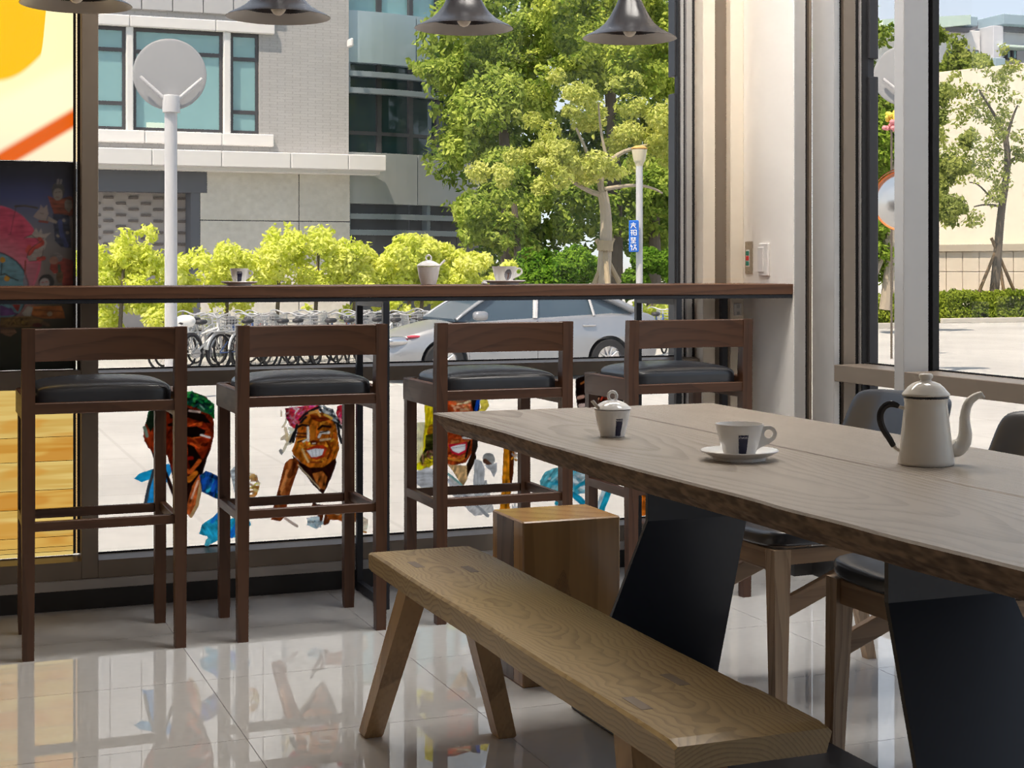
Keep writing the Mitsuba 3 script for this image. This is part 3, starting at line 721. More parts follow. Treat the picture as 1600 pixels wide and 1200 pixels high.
p.line([(0.294,1.349),(0.326,1.351),(0.363,1.343)], 0.006, (.05, .04, .02))
p.line([(0.296,1.347),(0.282,1.276),(0.278,1.255),(0.272,1.255)], 0.002, (.05, .02, .03))
p.poly([(0.395,1.385),(0.428,1.372),(0.469,1.386),(0.494,1.365),(0.494,1.326),(0.440,1.308),(0.416,1.325)], (.13, .028, .012), .5)
p.poly([(0.412,1.325),(0.465,1.321),(0.473,1.209),(0.440,1.213),(0.420,1.235)], (.018, .025, .05), .5)
p.line([(0.436,1.299),(0.444,1.248),(0.457,1.218)], 0.014, (.03, .045, .14))
for a in ([(0.428,1.252),(0.430,1.250)], [(0.459,1.263),(0.461,1.261)], [(0.447,1.304),(0.449,1.302)]):
    p.line(a, 0.009, (.20, .18, .15))
p.ell(0.430, 1.403, 0.021, 0.030, (.035, .035, .035), var=.2)
p.ell(0.429, 1.390, 0.015, 0.021, (.17, .15, .13), var=.1)
p.line([(0.422,1.396),(0.428,1.398)], 0.002, (.05, .04, .04))
p.line([(0.432,1.398),(0.438,1.398)], 0.002, (.05, .04, .04))
p.line([(0.424,1.381),(0.432,1.379)], 0.002, (.12, .04, .03))
p.line([(0.428,1.428),(0.430,1.439)], 0.007, (.12, .11, .11))
p.line([(0.438,1.429),(0.440,1.439)], 0.007, (.12, .11, .11))
p.poly([(0.350,1.315),(0.371,1.341),(0.375,1.356),(0.383,1.342),(0.393,1.355),(0.399,1.325),(0.391,1.299),(0.367,1.305)], (.22, .18, .17), .15)
p.line([(0.373,1.326),(0.383,1.324)], 0.002, (.06, .05, .05))
p.line([(0.371,1.299),(0.395,1.297)], 0.007, (.16, .03, .02))
p.poly([(0.399,1.316),(0.428,1.299),(0.424,1.291),(0.395,1.301)], (.20, .17, .15), .15)
p.poly([(0.451,1.364),(0.457,1.375),(0.473,1.371),(0.477,1.347),(0.465,1.330),(0.451,1.343)], (.13, .12, .10), .2)
p.poly([(0.469,1.313),(0.494,1.322),(0.494,1.157),(0.473,1.175)], (.10, .085, .08), .3, (0, 1))
fish = (.25, .22, .20)
p.poly([(0.330,1.178),(0.336,1.200),(0.354,1.217),(0.375,1.230),(0.387,1.243),(0.371,1.243),(0.322,1.242),(0.346,1.253),(0.359,1.277),(0.367,1.260),(0.375,1.277),(0.379,1.256),(0.408,1.262),(0.387,1.239),(0.395,1.226),(0.383,1.200),(0.379,1.183),(0.359,1.166),(0.338,1.166)], fish, .2)
for a in ([(0.338,1.191),(0.350,1.208)], [(0.361,1.213),(0.379,1.224)], [(0.371,1.239),(0.379,1.230)], [(0.367,1.172),(0.383,1.176)], [(0.332,1.200),(0.338,1.213)]):
    p.line(a, 0.014, (.32, .04, .03))
for a in ([(0.330,1.178),(0.336,1.200),(0.354,1.217),(0.379,1.234)], [(0.338,1.166),(0.359,1.166),(0.379,1.183),(0.383,1.209)], [(0.322,1.242),(0.346,1.253),(0.367,1.234)]):
    p.line(a, 0.002, (.04, .03, .03))
p.line([(0.326,1.166),(0.324,1.123)], 0.005, (.20, .03, .01))
p.poly([(0.346,1.076),(0.371,1.161),(0.330,1.157),(0.318,1.097),(0.320,1.080)], (.24, .11, .13), .2, alpha=.5)
p.poly([(0.408,1.166),(0.432,1.179),(0.473,1.170),(0.494,1.153),(0.494,1.082),(0.444,1.082),(0.440,1.129),(0.416,1.123),(0.403,1.140)], (.17, .022, .014), .4)
p.ell(0.424, 1.179, 0.021, 0.016, (.13, .12, .12), -.3, .3)
p.ell(0.416, 1.168, 0.014, 0.014, (.20, .10, .07), var=.2)
p.ell(0.436, 1.114, 0.011, 0.021, (.09, .05, .02))
p.line([(0.432,1.151),(0.434,1.131)], 0.009, (.03, .05, .03))
p.ell(0.393, 1.097, 0.025, 0.025, (.018, .018, .018))
p.ell(0.387, 1.091, 0.016, 0.018, (.27, .23, .22), var=.1)
p.line([(0.379,1.095),(0.385,1.095)], 0.003, (.25, .03, .03))
p.line([(0.391,1.097),(0.397,1.097)], 0.003, (.25, .03, .03))
p.poly([(0.246,1.021),(0.274,1.008),(0.294,1.021),(0.310,1.016),(0.298,0.987),(0.246,0.983)], (.09, .035, .13), .4)
p.poly([(0.274,1.021),(0.318,1.020),(0.306,0.991),(0.290,0.995)], (.10, .20, .24), .3)
p.poly([(0.282,1.021),(0.310,1.021),(0.302,0.995)], (.22, .02, .015), .3)
p.poly([(0.246,0.979),(0.342,0.982),(0.383,0.968),(0.367,0.947),(0.338,0.945),(0.246,0.945)], (.17, .10, .035), .4)
p.dabs([(0.262,0.974),(0.338,0.978),(0.334,0.952),(0.258,0.953)], 40, 0.011, [(.05, .025, .005), (.20, .12, .02), (.11, .06, .01)], spread=1.5)
p.poly([(0.342,1.016),(0.440,1.015),(0.449,0.993),(0.453,0.972),(0.383,0.973),(0.346,0.982)], (.26, .085, .02), .35)
p.ell(0.403, 0.988, 0.009, 0.008, (.24, .19, .13))
p.poly([(0.314,0.991),(0.334,1.016),(0.350,1.012),(0.342,0.982),(0.322,0.982)], (.26, .24, .21), .2)
p.line([(0.354,1.003),(0.444,0.996)], 0.003, (.10, .03, .01))
p.ell(0.363, 0.952, 0.016, 0.007, (.13, .025, .02))
p.line([(0.383,0.958),(0.399,0.951)], 0.011, (.16, .09, .05))
p.poly([(0.246,0.940),(0.290,0.940),(0.298,0.927),(0.278,0.914),(0.262,0.919),(0.246,0.928)], (.25, .14, .08), .4)
m, c = p.mesh(PLY_ - .008, cut=False)
c = c * .72
k = thing('picture_poster', 'dim illustrated poster with pink sun, carp and robed figures left of the window', 'poster')
add('print', m, 'print_card', k, color=c)
add('board', box(-.90, .478, PLY_ - .0075, PLY_ + .004, .802, 1.500), 'frame_dark', k)

# backlit timber boards in the bottom of the left bay
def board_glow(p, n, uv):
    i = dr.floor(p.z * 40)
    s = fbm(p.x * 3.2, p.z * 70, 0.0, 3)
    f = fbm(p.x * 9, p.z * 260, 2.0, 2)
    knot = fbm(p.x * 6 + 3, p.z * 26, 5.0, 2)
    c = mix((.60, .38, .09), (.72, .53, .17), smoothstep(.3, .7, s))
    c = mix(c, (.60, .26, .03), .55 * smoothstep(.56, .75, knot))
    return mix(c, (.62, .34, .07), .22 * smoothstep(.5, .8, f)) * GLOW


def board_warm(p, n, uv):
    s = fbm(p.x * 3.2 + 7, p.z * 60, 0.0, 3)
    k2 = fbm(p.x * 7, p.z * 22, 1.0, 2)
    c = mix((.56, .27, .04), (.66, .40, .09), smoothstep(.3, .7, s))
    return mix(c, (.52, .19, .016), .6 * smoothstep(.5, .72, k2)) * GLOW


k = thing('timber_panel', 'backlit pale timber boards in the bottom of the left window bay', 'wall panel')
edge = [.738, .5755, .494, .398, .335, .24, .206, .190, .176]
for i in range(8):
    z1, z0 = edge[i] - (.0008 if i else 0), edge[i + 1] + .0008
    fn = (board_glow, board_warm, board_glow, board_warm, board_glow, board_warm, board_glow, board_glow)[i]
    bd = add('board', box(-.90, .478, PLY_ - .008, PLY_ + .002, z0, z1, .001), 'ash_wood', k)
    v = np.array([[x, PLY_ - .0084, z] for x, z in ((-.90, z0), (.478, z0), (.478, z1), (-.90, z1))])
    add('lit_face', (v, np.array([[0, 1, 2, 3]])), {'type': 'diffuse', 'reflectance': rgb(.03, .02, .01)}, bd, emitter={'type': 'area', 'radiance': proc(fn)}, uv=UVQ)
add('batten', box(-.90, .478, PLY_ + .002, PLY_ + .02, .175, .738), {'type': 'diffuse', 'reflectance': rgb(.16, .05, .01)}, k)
add('edge_light', box(.4865, .4915, PLY_ - .010, PLY_ + .004, .18, .736), {'type': 'diffuse', 'reflectance': rgb(.5)}, k, emitter={'type': 'area', 'radiance': rgb(.50 * GLOW, .30 * GLOW, .11 * GLOW)})  # reflection of the boards at the glass edge, given as emission

# ------------------------------------------------------------------ window counter
k = thing('window_counter', 'long dark wooden bar counter on black steel frames in front of the window', 'counter')
add('top', box(-1.6, 3.001, 5.130, 5.528, 1.045, 1.084, .002), 'counter_wood', k)
add('under_frame', cat(box(-1.6, 3.0, 5.134, 5.172, 1.0315, 1.0445, .001), box(-1.6, 3.0, 5.47, 5.50, 1.0315, 1.0445, .001)), 'black_steel', k)
for x in (-.62, 1.443, 2.532):
    add('steel_frame', cat(box(x - .011, x + .011, 5.134, 5.156, 0, 1.0315, .001), box(x - .011, x + .011, 5.478, 5.50, 0, 1.0315, .001),
                           box(x - .011, x + .011, 5.156, 5.478, .004, .034, .001), box(x - .011, x + .011, 5.156, 5.478, 1.010, 1.0315, .001)), 'black_steel', k)
add('wall_post', box(2.880, 2.905, 5.465, 5.490, 0, 1.0315, .001), 'black_steel', k)

# ------------------------------------------------------------------ bar stools
S = Kit()
w = .471 / 2
for sx in (-1, 1):
    pts = []
    x0, x1 = sorted((sx * w, sx * (w - .037)))
    c_ = (x0 + x1) / 2
    for z, h_, y0, y1 in ((0, .016, .004, .038), (.45, .0185, .0, .040), (.80, .0185, .0, .040), (.966, .0180, -.006, .028)):
        pts.append((z, h_, y0, y1))
    rings = []
    for z, h_, y0, y1 in pts:
        rings.append([(c_ - h_, y0, z), (c_ + h_, y0, z), (c_ + h_, y1, z), (c_ - h_, y1, z)])
    v = np.array(rings).reshape(-1, 3)
    f = [[4 * i + j, 4 * i + (j + 1) % 4, 4 * i + 4 + (j + 1) % 4, 4 * i + 4 + j] for i in range(3) for j in range(4)] + [[3, 2, 1, 0], [12, 13, 14, 15]]
    S.add('leg', (v, np.array(f)), 'stool_wood')
for sx in (-1, 1):
    x0, x1 = sorted((sx * (w - .010), sx * (w - .045)))
    S.add('leg', hull([(x, y, z) for z, q in ((0, .002), (.05, 0), (.768, 0)) for x in (x0 + q, x1 - q) for y in (.368 + q, .403 - q)]), 'stool_wood')
def curve_panel(x0, x1, y, sag, z0, z1, t, n=16):
    v = []
    for i in range(n + 1):
        u = -1 + 2 * i / n
        x = x0 + (x1 - x0) * i / n
        yy = y + sag * (1 - u * u)
        for q, zz in ((0, z0), (0, z1 - .003), (.003, z1), (t - .003, z1), (t, z1 - .003), (t, z0)):
            v.append((x, yy + q, zz))
    f = []
    for i in range(n):
        for j in range(6):
            a, b = i * 6 + j, i * 6 + (j + 1) % 6
            f += [[a, a + 6, b + 6], [a, b + 6, b]]
    e = n * 6
    for j in range(1, 5):
        f += [[0, j, j + 1], [e, e + j + 1, e + j]]
    return np.array(v, float), np.array(f)
S.add('backrest', curve_panel(-w + .035, w - .035, -.002, .018, .870, .9655, .018), 'stool_wood_cross')
S.add('rear_rail', box(-w + .035, w - .035, .004, .032, .716, .748, .002), 'stool_wood_cross')
S.add('front_rail', box(-w + .045, w - .045, .375, .400, .705, .764, .002), 'stool_wood_cross')
for sx in (-1, 1):
    x0, x1 = sorted((sx * (w - .004), sx * (w - .030)))
    S.add('side_rail', box(x0, x1, .036, .395, .693, .767, .002), 'stool_wood_side')
S.add('stretcher', box(-w + .035, w - .035, .010, .030, .374, .402, .002), 'stool_wood_cross')
S.add('stretcher', box(-w + .045, w - .045, .376, .396, .358, .386, .002), 'stool_wood_cross')
for sx in (-1, 1):
    x0, x1 = sorted((sx * (w - .010), sx * (w - .030)))
    S.add('stretcher', box(x0, x1, .036, .372, .362, .392, .002), 'stool_wood_side')
pad = superell((0, .195, .758), (w - .036, .165, .044), .42, .22, 24, 64)
pv = np.array(pad.vertices)
pv[:, 2] = np.maximum(pv[:, 2], .746) + .014 * np.clip(1 - (pv[:, 0] / .2) ** 2, 0, 1) * np.clip(1 - ((pv[:, 1] - .195) / .165) ** 2, 0, 1) * (pv[:, 2] > .77)
S.add('seat_pad', trimesh.Trimesh(pv, pad.faces, process=False), 'leather', smooth=50)
stool_at = [(.508, 4.845), (1.129, 4.845), (1.7635, 4.848), (2.4395, 4.852)]
words = ['dark wooden bar stool with black pad, in front of the poster and timber boards',
         'dark wooden bar stool with black pad, in front of the flower-haired portrait',
         'dark wooden bar stool with black seat pad behind the far corner of the long table',
         'dark wooden bar stool with black seat pad beside the cream column, rightmost of the row']
for (x, y), t in zip(stool_at, words):
    S.place('bar_stool', T().translate((x, y, 0)), t, 'stool', 'bar stools along the window counter')

# ------------------------------------------------------------------ long table
TZ = .767
k = thing('long_table', 'long wooden slab table with bark edge on bent black steel legs', 'table')
ry = np.linspace(.55, 3.93, 90)
rs_ = np.random.default_rng(4)


def edge_wave(y, seed, a):
    q = np.stack([y * 1.3, y * 0 + seed, y * 0], -1)
    q2 = np.stack([y * 6, y * 0 + seed, y * 0 + 3], -1)
    return a * ((meshkit.fbm(q, 2, seed) - .5) * 2 + .35 * (meshkit.fbm(q2, 2, seed) - .5))


def slab(xa, xb, wave_a, wave_b, zt, th, lean_a, lean_b):
    """A plank: left edge xa(y), right edge xb(y); a live edge leans under the board."""
    n = len(ry)
    prof = []
    for i, y in enumerate(ry):
        la, lb = xa[i], xb[i]
        r1 = edge_wave(np.array([y * 5]), 31, .004)[0]
        prof.append([(la + .001, zt - .004), (la + .005, zt), (lb - .005, zt), (lb - .001, zt - .004), (lb - lean_b * .4 + r1, zt - th * .55), (lb - lean_b, zt - th), (la + lean_a, zt - th), (la + lean_a * .35 + r1, zt - th * .55)])
    v = np.array([(px_, ry[i], pz) for i, pr in enumerate(prof) for px_, pz in pr])
    f = []
    for i in range(n - 1):
        for j in range(8):
            a, b = i * 8 + j, i * 8 + (j + 1) % 8
            f += [[a, b, b + 8], [a, b + 8, a + 8]]
    e = (n - 1) * 8
    for j in range(1, 7):
        f += [[0, j + 1, j], [e, e + j, e + j + 1]]
    v[:, 1] += np.where(v[:, 1] > 3.9, (1.66 - v[:, 0]) * .012 - np.where(v[:, 2] < zt - .02, .012, 0), 0)
    v, f = v, np.array(f)
    tri = v[f]
    nz = np.cross(tri[:, 1] - tri[:, 0], tri[:, 2] - tri[:, 0])
    nz /= np.linalg.norm(nz, axis=1, keepdims=True) + 1e-12
    return v, f, nz


xa = 1.232 + .012 * (3.93 - ry) + edge_wave(ry, 3, .022) - .004 * np.exp(-((ry - 3.93) / .1) ** 2)
xm = 1.668 + edge_wave(ry, 8, .004)
xb = 2.042 + edge_wave(ry, 12, .012)
for a_, b_, l1, l2, sd in ((xa, xm - .0012, .034, .0, 1), (xm + .0012, xb, .0, .030, 2)):
    v, f, nz = slab(a_, b_, 0, 0, TZ, .050, l1, l2)
    edge_side = (np.abs(nz[:, 2]) < .93) & (((v[f][:, :, 0].mean(1) < 1.5) & (sd == 1)) | ((v[f][:, :, 0].mean(1) > 1.85) & (sd == 2))) & (np.abs(nz[:, 1]) < .5)
    edge_side &= v[f][:, :, 2].mean(1) < TZ - .003
    pk = add('plank', trimesh.Trimesh(v, f[~edge_side], process=False), 'table_wood', k)
    add('bark_edge', trimesh.Trimesh(v, f[edge_side], process=False), 'bark_edge', pk, label='brown bark edge')


def bent_leg(pts_top, pts_mid, pts_bot, t=.012):
    """A bent steel plate: three pairs of (x, y, z) from left to right."""
    P_ = np.array([pts_top, pts_mid, pts_bot], float)        # 3 x 2 x 3
    off = np.array([0, t, 0])
    v = np.concatenate([P_.reshape(-1, 3), (P_ + off).reshape(-1, 3)])
    f = []
    for i in range(2):
        a, b, c_, d = 2 * i, 2 * i + 1, 2 * i + 3, 2 * i + 2
        f += [[a, d, c_], [a, c_, b], [a + 6, b + 6, c_ + 6], [a + 6, c_ + 6, d + 6]]
        f += [[a, a + 6, d + 6], [a, d + 6, d], [b, c_, c_ + 6], [b, c_ + 6, b + 6]]
    f += [[0, 1, 7], [0, 7, 6], [4, 10, 11], [4, 11, 5]]
    m = trimesh.Trimesh(v, np.array(f), process=False)
    return m


LG = (([(1.575, 3.361, TZ - .05), (1.84, 3.361, TZ - .05)], [(1.575, 3.361, .549), (1.84, 3.361, .549)], [(1.575, 3.788, .004), (1.972, 3.788, .004)]),
      ([(1.575, 2.365, TZ - .05), (1.84, 2.365, TZ - .05)], [(1.575, 2.365, .552), (1.84, 2.365, .552)], [(1.418, 1.932, .004), (1.84, 1.932, .004)]))
add('leg', bent_leg(*LG[0]), 'black_steel', k)
add('leg', bent_leg(*LG[1]), 'black_steel', k)
add('foot_plate', box(1.562, 1.972, 1.93, 3.802, 0, .032, .004), 'black_steel', k)
add('top_plate', box(1.56, 1.88, 2.20, 3.50, TZ - .058, TZ - .0505, .001), 'black_steel', k)

# ------------------------------------------------------------------ bench
k = thing('bench', 'low oak plank bench with splayed legs in front of the long table', 'bench')
BX0, BX1, BY0, BY1, BZ = 1.004, 1.262, 2.050, 3.738, .456
n = 60
by = np.linspace(BY0, BY1, n)
l_ = BX0 + .000 * by + .0015 * np.sin(by * 9)
r_ = BX1 + edge_wave(by, 5, .012) + .008 * (by < 2.3) - .010 * np.clip((by - 3.55) / .19, 0, 1) ** 2
v, f = [], []
for i in range(n):
    q = min(i, n - 1 - i)
    c_ = .004 if q == 0 else 0
    v += [(l_[i] + .001, by[i], BZ - .045 + c_), (l_[i], by[i], BZ - .005 - c_), (l_[i] + .005, by[i], BZ - c_), (r_[i] - .006, by[i], BZ - c_), (r_[i], by[i], BZ - .006 - c_), (r_[i] - .010, by[i], BZ - .045 + c_)]
for i in range(n - 1):
    for j in range(6):
        a, b = i * 6 + j, i * 6 + (j + 1) % 6
        f += [[a, b, b + 6], [a, b + 6, a + 6]]
e = (n - 1) * 6
for j in range(1, 5):
    f += [[0, j + 1, j], [e, e + j, e + j + 1]]
add('seat_plank', trimesh.Trimesh(np.array(v), np.array(f), process=False), 'bench_wood', k)
legs = [((1.060, 3.525), (1.020, 3.768)), ((1.158, 3.425), (1.318, 3.640)), ((1.045, 2.268), (.995, 2.075)), ((1.163, 2.375), (1.318, 2.175))]
for (tx, ty), (fx, fy) in legs:
    p = []
    for (x, y), z, hx_, hy_ in (((tx, ty), BZ - .044, .027, .034), ((fx, fy), .006, .0235, .027), ((fx, fy), 0, .020, .023)):
        for dx, dy in ((-1, -1), (1, -1), (1, 1), (-1, 1)):
            p.append((x + dx * hx_, y + dy * hy_, z))
    add('leg', hull(p), 'bench_leg_wood', k)
    add('tenon', box(tx - .010, tx + .010, ty - .038, ty + .038, BZ - .01, BZ + .0006, .0003), 'tenon_wood', k, label='leg tenon showing in the top')

# ------------------------------------------------------------------ wooden cube
k = thing('cube_stool', 'solid wooden cube stool with dark glued face between the bench and the bar stools', 'stool')
add('block', box(1.5145, 1.804, 4.029, 4.276, 0, .452, .004), 'cube_wood', k)
for y0, y1, m in ((4.031, 4.10, 'cube_wood'), (4.10, 4.235, 'stool_wood')):
    if m == 'stool_wood':
        add('inlay', box(1.5137, 1.5155, y0, y1, .004, .446, .0004), 'walnut', k, label='dark walnut strip on the side')
mark = sg.Polygon([(1.590, .10), (1.590, .24), (1.603, .262), (1.612, .285), (1.634, .315), (1.640, .307), (1.655, .245), (1.678, .10)])
add('knot', upright(extrude(mark, .0012), 4.0302), 'knot_wood', k, label='dark knot in the grain')
crack = sg.Polygon([(1.662, .20), (1.672, .232), (1.690, .196), (1.702, .15), (1.672, .16)])
add('crack', upright(extrude(crack, .0018), 4.0306), 'bark_edge', k)

# ------------------------------------------------------------------ chairs with leather backs
C = Kit()
# local frame: seat faces -x (towards the table), y across
for sy in (-1, 1):
    a = np.array([-.020, sy * .185, .415]); b = np.array([-.028, sy * .198, 0])
    C.add('leg', hull([c_ + [dx * s_, dy * s_, 0] for c_, s_ in ((a, .0245), (b, .0170)) for dx in (-1, 1) for dy in (-1, 1)]), 'ash_wood')
for sy in (-1, 1):
    a = np.array([.40, sy * .17, .415]); b = np.array([.50, sy * .19, 0])
    C.add('leg', hull([c_ + [dx * s_, dy * s_, 0] for c_, s_ in ((a, .020), (b, .015)) for dx in (-1, 1) for dy in (-1, 1)]), 'ash_wood')
C.add('front_rail', box(-.034, -.010, -.170, .170, .355, .412, .002), 'ash_wood_cross')
for sy in (-1, 1):
    y0, y1 = sorted((sy * .190, sy * .168))
    C.add('side_rail', hull([(x, y, z) for x, z0 in ((.0, .372), (.40, .378)) for y in (y0, y1) for z in (z0, .412)]), 'ash_wood_side')
for sy in (-1, 1):
    C.add('brace', bar((-.012, sy * .182, .255), (.36, sy * .178, .405), .022, .048, .002), 'ash_wood_side')
C.add('rear_rail', box(.39, .412, -.16, .16, .36, .412, .002), 'ash_wood_cross')
seat = superell((.185, 0, .432), (.235, .222, .030), .45, .30, 18, 56)
sv = np.array(seat.vertices)
sv[:, 2] = np.maximum(sv[:, 2], .413) + .012 * (np.abs(sv[:, 1]) / .22) ** 2 - .012 * (1 - ((sv[:, 0] - .185) / .235) ** 2) * (1 - (sv[:, 1] / .222) ** 2) * (sv[:, 2] > .44)
C.add('seat', trimesh.Trimesh(sv, seat.faces, process=False), 'leather', smooth=50)
back = superell((0, 0, 0), (.026, .232, .165), .20, .34, 40, 64)
bv = np.array(back.vertices)
bv[:, 1] *= 1 - .06 * (bv[:, 2] / .165)
bv[:, 0] += .49 + .10 * bv[:, 2] / .165 * .6 - .9 * (bv[:, 1] ** 2) - .02
bv[:, 2] += .625
C.add('backrest', trimesh.Trimesh(bv, back.faces, process=False), 'leather', smooth=50)
for sy in (-1, 1):
    C.add('back_post', bar((.405, sy * .165, .36), (.462, sy * .165, .56), .028, .022, .002), 'ash_wood')
C.place('dining_chair', T().translate((2.075, 3.775, 0)), 'ash chair with black leather back and seat behind the coffee pot', 'chair', 'ash and leather chairs at the long table')
C.place('dining_chair', T().translate((2.028, 3.030, 0)), 'ash chair with black leather back and seat at the right edge of the picture', 'chair', 'ash and leather chairs at the long table')

# ------------------------------------------------------------------ crockery
def curved_label(radius_at, ang0, ang1, z0, z1, off=.0004, n=10, m=6):
    v, f = [], []
    for i in range(m + 1):
        z = z0 + (z1 - z0) * i / m
        for j in range(n + 1):
            a = ang0 + (ang1 - ang0) * j / n
            r = radius_at(z) + off
            v.append((r * math.cos(a), r * math.sin(a), z))
    for i in range(m):
        for j in range(n):
            a = i * (n + 1) + j
            f.append([a, a + 1, a + n + 2, a + n + 1])
    return np.array(v), np.array(f)


def wrapped_text(text, height, radius_at, ang_c, z, off=.0006):
    m = meshkit.text_mesh(text, height, .0002, bold=True)
    v = np.array(m.vertices)
    v[:, 0] -= (v[:, 0].min() + v[:, 0].max()) / 2
    r = np.array([radius_at(z + q) for q in v[:, 1]]) + off + v[:, 2]
    a = ang_c + v[:, 0] / radius_at(z)
    return trimesh.Trimesh(np.stack([r * np.cos(a), r * np.sin(a), z + v[:, 1]], 1), m.faces, process=False)


def cup_profile(R, h):
    out = [(0, 0), (R * .60, 0), (R * .655, .002), (R * .67, .006), (R * .78, h * .34), (R * .90, h * .70), (R * .985, h - .002), (R * .992, h)]
    inn = [(R * .955, h), (R * .94, h - .003), (R * .86, h * .70), (R * .74, h * .34), (R * .60, .010), (0, .009)]
    return out + inn, (lambda z: float(np.interp(z, [q[1] for q in out[3:]], [q[0] for q in out[3:]])))


def make_cup(R, h, label_ang=None, lw=.0, z0=.06, z1=.62, ringed=True):
    """A cup standing on the origin, its handle towards +x."""
    K = Kit()
    prof, rad = cup_profile(R, h)
    K.add('bowl', lathe(prof, 64), 'porcelain', smooth=40)
    # flat ring handle, widening to the wall below
    c0 = (rad(h * .68) + R * .30, h * .68)
    ring = sg.Point(c0).buffer(R * .335, 24)
    web = sg.Polygon([(rad(h * .93) - .003, h * .93), (c0[0], c0[1] + R * .33), (c0[0] + R * .26, c0[1] - R * .20), (c0[0] + R * .02, c0[1] - R * .40), (rad(h * .2) + R * .10, h * .24), (rad(h * .14) - .002, h * .14)])
    flat = ring.union(web).buffer(R * .04).buffer(-R * .04).difference(sg.Point(c0).buffer(R * .18, 20))
    keep = sg.Polygon([(rad(0.004) - .002, 0.0), (rad(h * .5) - .002, h * .5), (rad(h) - .002, h), (R * 3, h * 1.2), (R * 3, 0)])
    flat = flat.intersection(keep)
    if flat.geom_type != 'Polygon':
        flat = max(flat.geoms, key=lambda g: g.area)
    hd = extrude(flat, R * .17)
    hv = np.array(hd.vertices)
    K.add('handle', trimesh.Trimesh(np.stack([hv[:, 0], -(hv[:, 2] - R * .085), hv[:, 1]], 1), hd.faces, process=False), 'porcelain', smooth=30)
    if label_ang is not None:
        K.add('printed_label', curved_label(rad, label_ang - lw, label_ang + lw, h * z0, h * z1), 'navy_print', label='dark blue printed label')
        K.add('lettering', wrapped_text('LAVAZZA', h * .058, rad, label_ang, h * (z1 - .11)), 'print_white', under='printed_label')
    return K, rad


def saucer(R, rise):
    pts = [(0, .004), (R * .33, .004), (R * .34, .0), (R * .66, .0), (R * .68, .0055), (R * .85, rise * .58), (R * .985, rise - .002), (R, rise - .0003), (R * .985, rise + .001), (R * .84, rise * .76), (R * .62, .0088), (R * .42, .0078), (R * .40, .0088), (R * .38, .0078), (0, .0075)]
    return lathe(pts, 72)


right = -YAW                               # the world angle of the picture's right
towards = lambda x, y: math.atan2(-y, -x)  # from a point to the camera
def standing(x, y, z, rot):
    return T().translate((x, y, z)).rotate((0, 0, 1), math.degrees(rot))


cx_, cy_ = 1.483, 2.742
K = Kit()
K.add('dish', saucer(.0765, .0185), 'porcelain', smooth=40)
K.place('saucer', standing(cx_, cy_, TZ, 0), 'white saucer under the large cup on the long table', 'saucer')
h0 = right
cupK, rad = make_cup(.0475, .0625, label_ang=towards(cx_, cy_) + .19 - h0, lw=.225, z0=.02, z1=.70)
cupK.place('coffee_cup', standing(cx_, cy_, TZ + .0078, h0), 'white coffee cup with a dark blue label on the long table', 'cup')


def sugar_bowl(R, h, label_ang, lw, spoon_ang):
    K = Kit()
    out = [(0, 0), (R * .62, 0), (R * .67, .002), (R * .69, .006), (R * .86, h * .5), (R * .985, h - .002), (R, h)]
    rad = lambda z: float(np.interp(z, [q[1] for q in out[3:]], [q[0] for q in out[3:]]))
    K.add('bowl', lathe(out + [(R * .95, h), (R * .93, h - .004), (R * .80, h * .5), (R * .62, .008), (0, .007)], 64), 'porcelain', smooth=40)
    rr = np.linspace(1, 0, 14)
    cap = (1.03 ** 2 + .46 ** 2) / (2 * .46)               # a spherical cap over a small lip
    dome = [(R * 1.03, h + .0016), (R * 1.035, h + .0026)] + [(R * 1.03 * q, h + .0032 + R * (math.sqrt(cap ** 2 - (1.03 * q) ** 2) - (cap - .46))) for q in rr]
    lid = K.add('lid', lathe([(0, h + .0011), (R * 1.0, h + .0011)] + dome, 64), 'porcelain', smooth=40)
    t = np.linspace(0, 2 * PI, 33)
    zc = h + R * .46 + R * .27
    K.add('ring_knob', tube(np.stack([R * .225 * np.cos(t), 0 * t, zc + R * .25 * np.sin(t)], 1), R * .085, 10, caps=False, up=(0, 1, 0)), 'porcelain', smooth=True, under=lid)
    if label_ang is not None:
        K.add('printed_label', curved_label(rad, label_ang - lw, label_ang + lw, h * .06, h * .70), 'navy_print', label='dark blue printed label')
        K.add('lettering', wrapped_text('LAVAZZA', h * .055, rad, label_ang, h * .615), 'print_white', under='printed_label')
    s, c_ = math.sin(spoon_ang), math.cos(spoon_ang)
    d = np.array([c_, s, 0])
    path = np.array([d * R * .55 + [0, 0, h * .55], d * R * .93 + [0, 0, h + .002], d * R * 1.20 + [0, 0, h + .012], d * R * 1.46 + [0, 0, h + .023]])
    K.spoon = tube(spline(path, 14), np.linspace(.0028, .0046, 14), 8, flat=.35), R
    return K, rad


bx_, by_ = 1.4255, 3.226
rot = towards(bx_, by_) + PI / 2          # ring knob faces the camera
K, rad = sugar_bowl(.0405, .060, towards(bx_, by_) + .44 - rot, .215, right + PI + .70 - rot)
K.place('sugar_bowl', standing(bx_, by_, TZ, rot), 'white lidded sugar bowl with ring knob and blue label on the long table', 'sugar bowl')
add('spoon', K.spoon[0], 'steel', None, True, standing(bx_, by_, TZ, rot), label='small metal spoon sticking out of the sugar bowl on the long table', cat='spoon')

